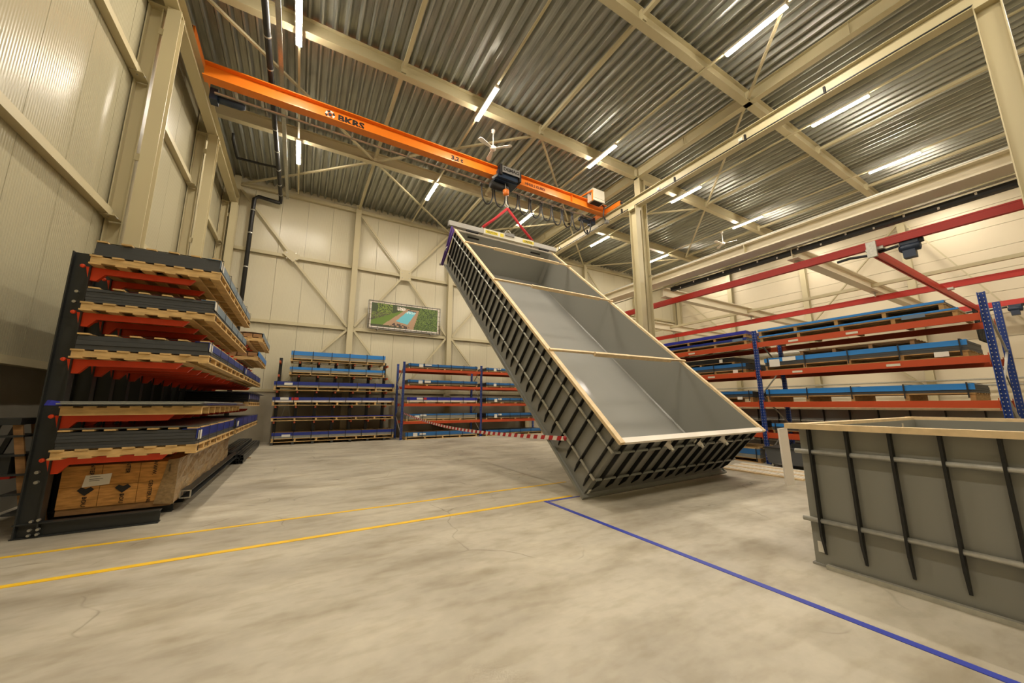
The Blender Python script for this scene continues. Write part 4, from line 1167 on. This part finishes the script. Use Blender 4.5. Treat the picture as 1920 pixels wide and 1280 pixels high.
part('hook_block', B().lathe([(0.05, 0.0), (0.12, 0.05), (0.13, 0.22), (0.06, 0.28)], (HX - 0.05, GY - 0.15, 9.75), 12), mat('block_orange', '#c96a1c', 0.45), cr, smooth=True)
part('chain', B().tube([(HX - 0.05, GY - 0.1, 10.3), (HX - 0.05, GY - 0.14, 10.0)], 0.02, 6), GALV, cr)
part('hook', B().tube([(HX - 0.05, GY - 0.16, 9.76), (HX - 0.05, GY - 0.18, 9.4), (HX + 0.03, GY - 0.22, 9.28), (HX - 0.05, GY - 0.27, 9.16), (HX - 0.14, GY - 0.24, 9.26)], 0.028, 8), GALV, cr, smooth=True)
cb = part('control_cabinet', B().box(10.72, GY - 0.55, 10.68, 11.42, GY - 0.18, 11.26), CABINET, cr)
part('cabinet_door', B().box(10.75, GY - 0.565, 10.8, 11.39, GY - 0.55, 11.25), CABINET, cb)
part('door_lock', B().box(10.70, GY - 0.4, 10.98, 10.72, GY - 0.36, 11.06), INK, cb)
part('cable_glands', B().box(10.8, GY - 0.5, 10.66, 11.35, GY - 0.22, 10.75), INK, cb)
part('cabinet_frame', B().box(10.66, GY - 0.56, 10.62, 10.71, GY - 0.52, 11.15), ORANGE, cr)
part('cabinet_arm', B().bar((10.68, GY - 0.54, 11.1), (10.5, GY + 0.1, 11.05), 0.05, 0.05), ORANGE, cr)
part('control_cable', B().tube([(11.4, GY - 0.3, 10.8), (11.62, GY - 0.3, 10.7), (11.64, GY - 0.2, 10.3), (11.8, GY - 0.2, 10.05)], 0.03, 6), CABLE, cr)
part('power_pickup', B().box(11.75, GY - 0.3, 9.95, 11.9, GY - 0.15, 10.1), GREYPL, cr)
# festoon behind the girder
part('festoon_rail', B().channel((-2.8, GY + 0.35, 10.38), (11.5, GY + 0.35, 10.38), 0.05, 0.05, 0.008, up=(0, 0, -1)), GALV, cr)
for k in range(22):
    x = -2.3 + 0.62 * k
    part('rail_bracket', B().box(x, GY + 0.1, 10.38, x + 0.05, GY + 0.36, 10.44), GALV, cr)
lx = 5.62
for k in range(10):
    wd = 0.5
    zt, dp = 10.30, 0.82 - 0.03 * (k % 3)
    part('cable_loop', B().tube([(lx, GY + 0.35, zt)] + [(lx + wd / 2 - wd / 2 * math.cos(t), GY + 0.35, zt - 0.25 - (dp - 0.25) * math.sin(t)) for t in [math.pi * j / 10 for j in range(11)]] + [(lx + wd, GY + 0.35, zt)], 0.03, 6), CABLE, cr, smooth=True)
    part('cable_trolley', B().box(lx - 0.06, GY + 0.31, zt - 0.02, lx + 0.06, GY + 0.39, zt + 0.08), GREYPL, cr)
    lx += wd + 0.08
gf = GY - 0.0135
text('BKRS', 0.29, INK, cr, (0.74, gf, 10.68), (1, 0, 0), (0, 0, 1), sx=1.2, bold=0.012)
text('3,2 t', 0.22, INK, cr, (4.42, gf, 10.70), (1, 0, 0), (0, 0, 1), sx=1.15, bold=0.012)
text('HN20.2 KUBE3', 0.16, mat('ink_brown', '#5a2c10', 0.7), cr, (7.95, gf, 10.70), (1, 0, 0), (0, 0, 1), sx=1.0, bold=0.007)
em = part('emblem', B().lathe([(0.05, -0.012), (0.05, 0)], (0.12, gf, 10.69), 10, 'y'), NAVY, cr)
for k in range(8):
    a = math.pi / 8 + k * math.pi / 4
    cx, cz = 0.12 + 0.10 * math.cos(a), 10.69 + 0.10 * math.sin(a)
    tx, tz = -math.sin(a) * 0.042, math.cos(a) * 0.042
    rx, rz = math.cos(a) * 0.04, math.sin(a) * 0.04
    part('emblem_petal', B().add([(cx - tx - rx * .6, gf - .006, cz - tz - rz * .6), (cx + tx - rx * .6, gf - .006, cz + tz - rz * .6), (cx + tx * 1.2 + rx, gf - .006, cz + tz * 1.2 + rz), (cx - tx * 1.2 + rx, gf - .006, cz - tz * 1.2 + rz)], [(0, 1, 2, 3)]),
         WHITEP if k % 2 else INK, em)
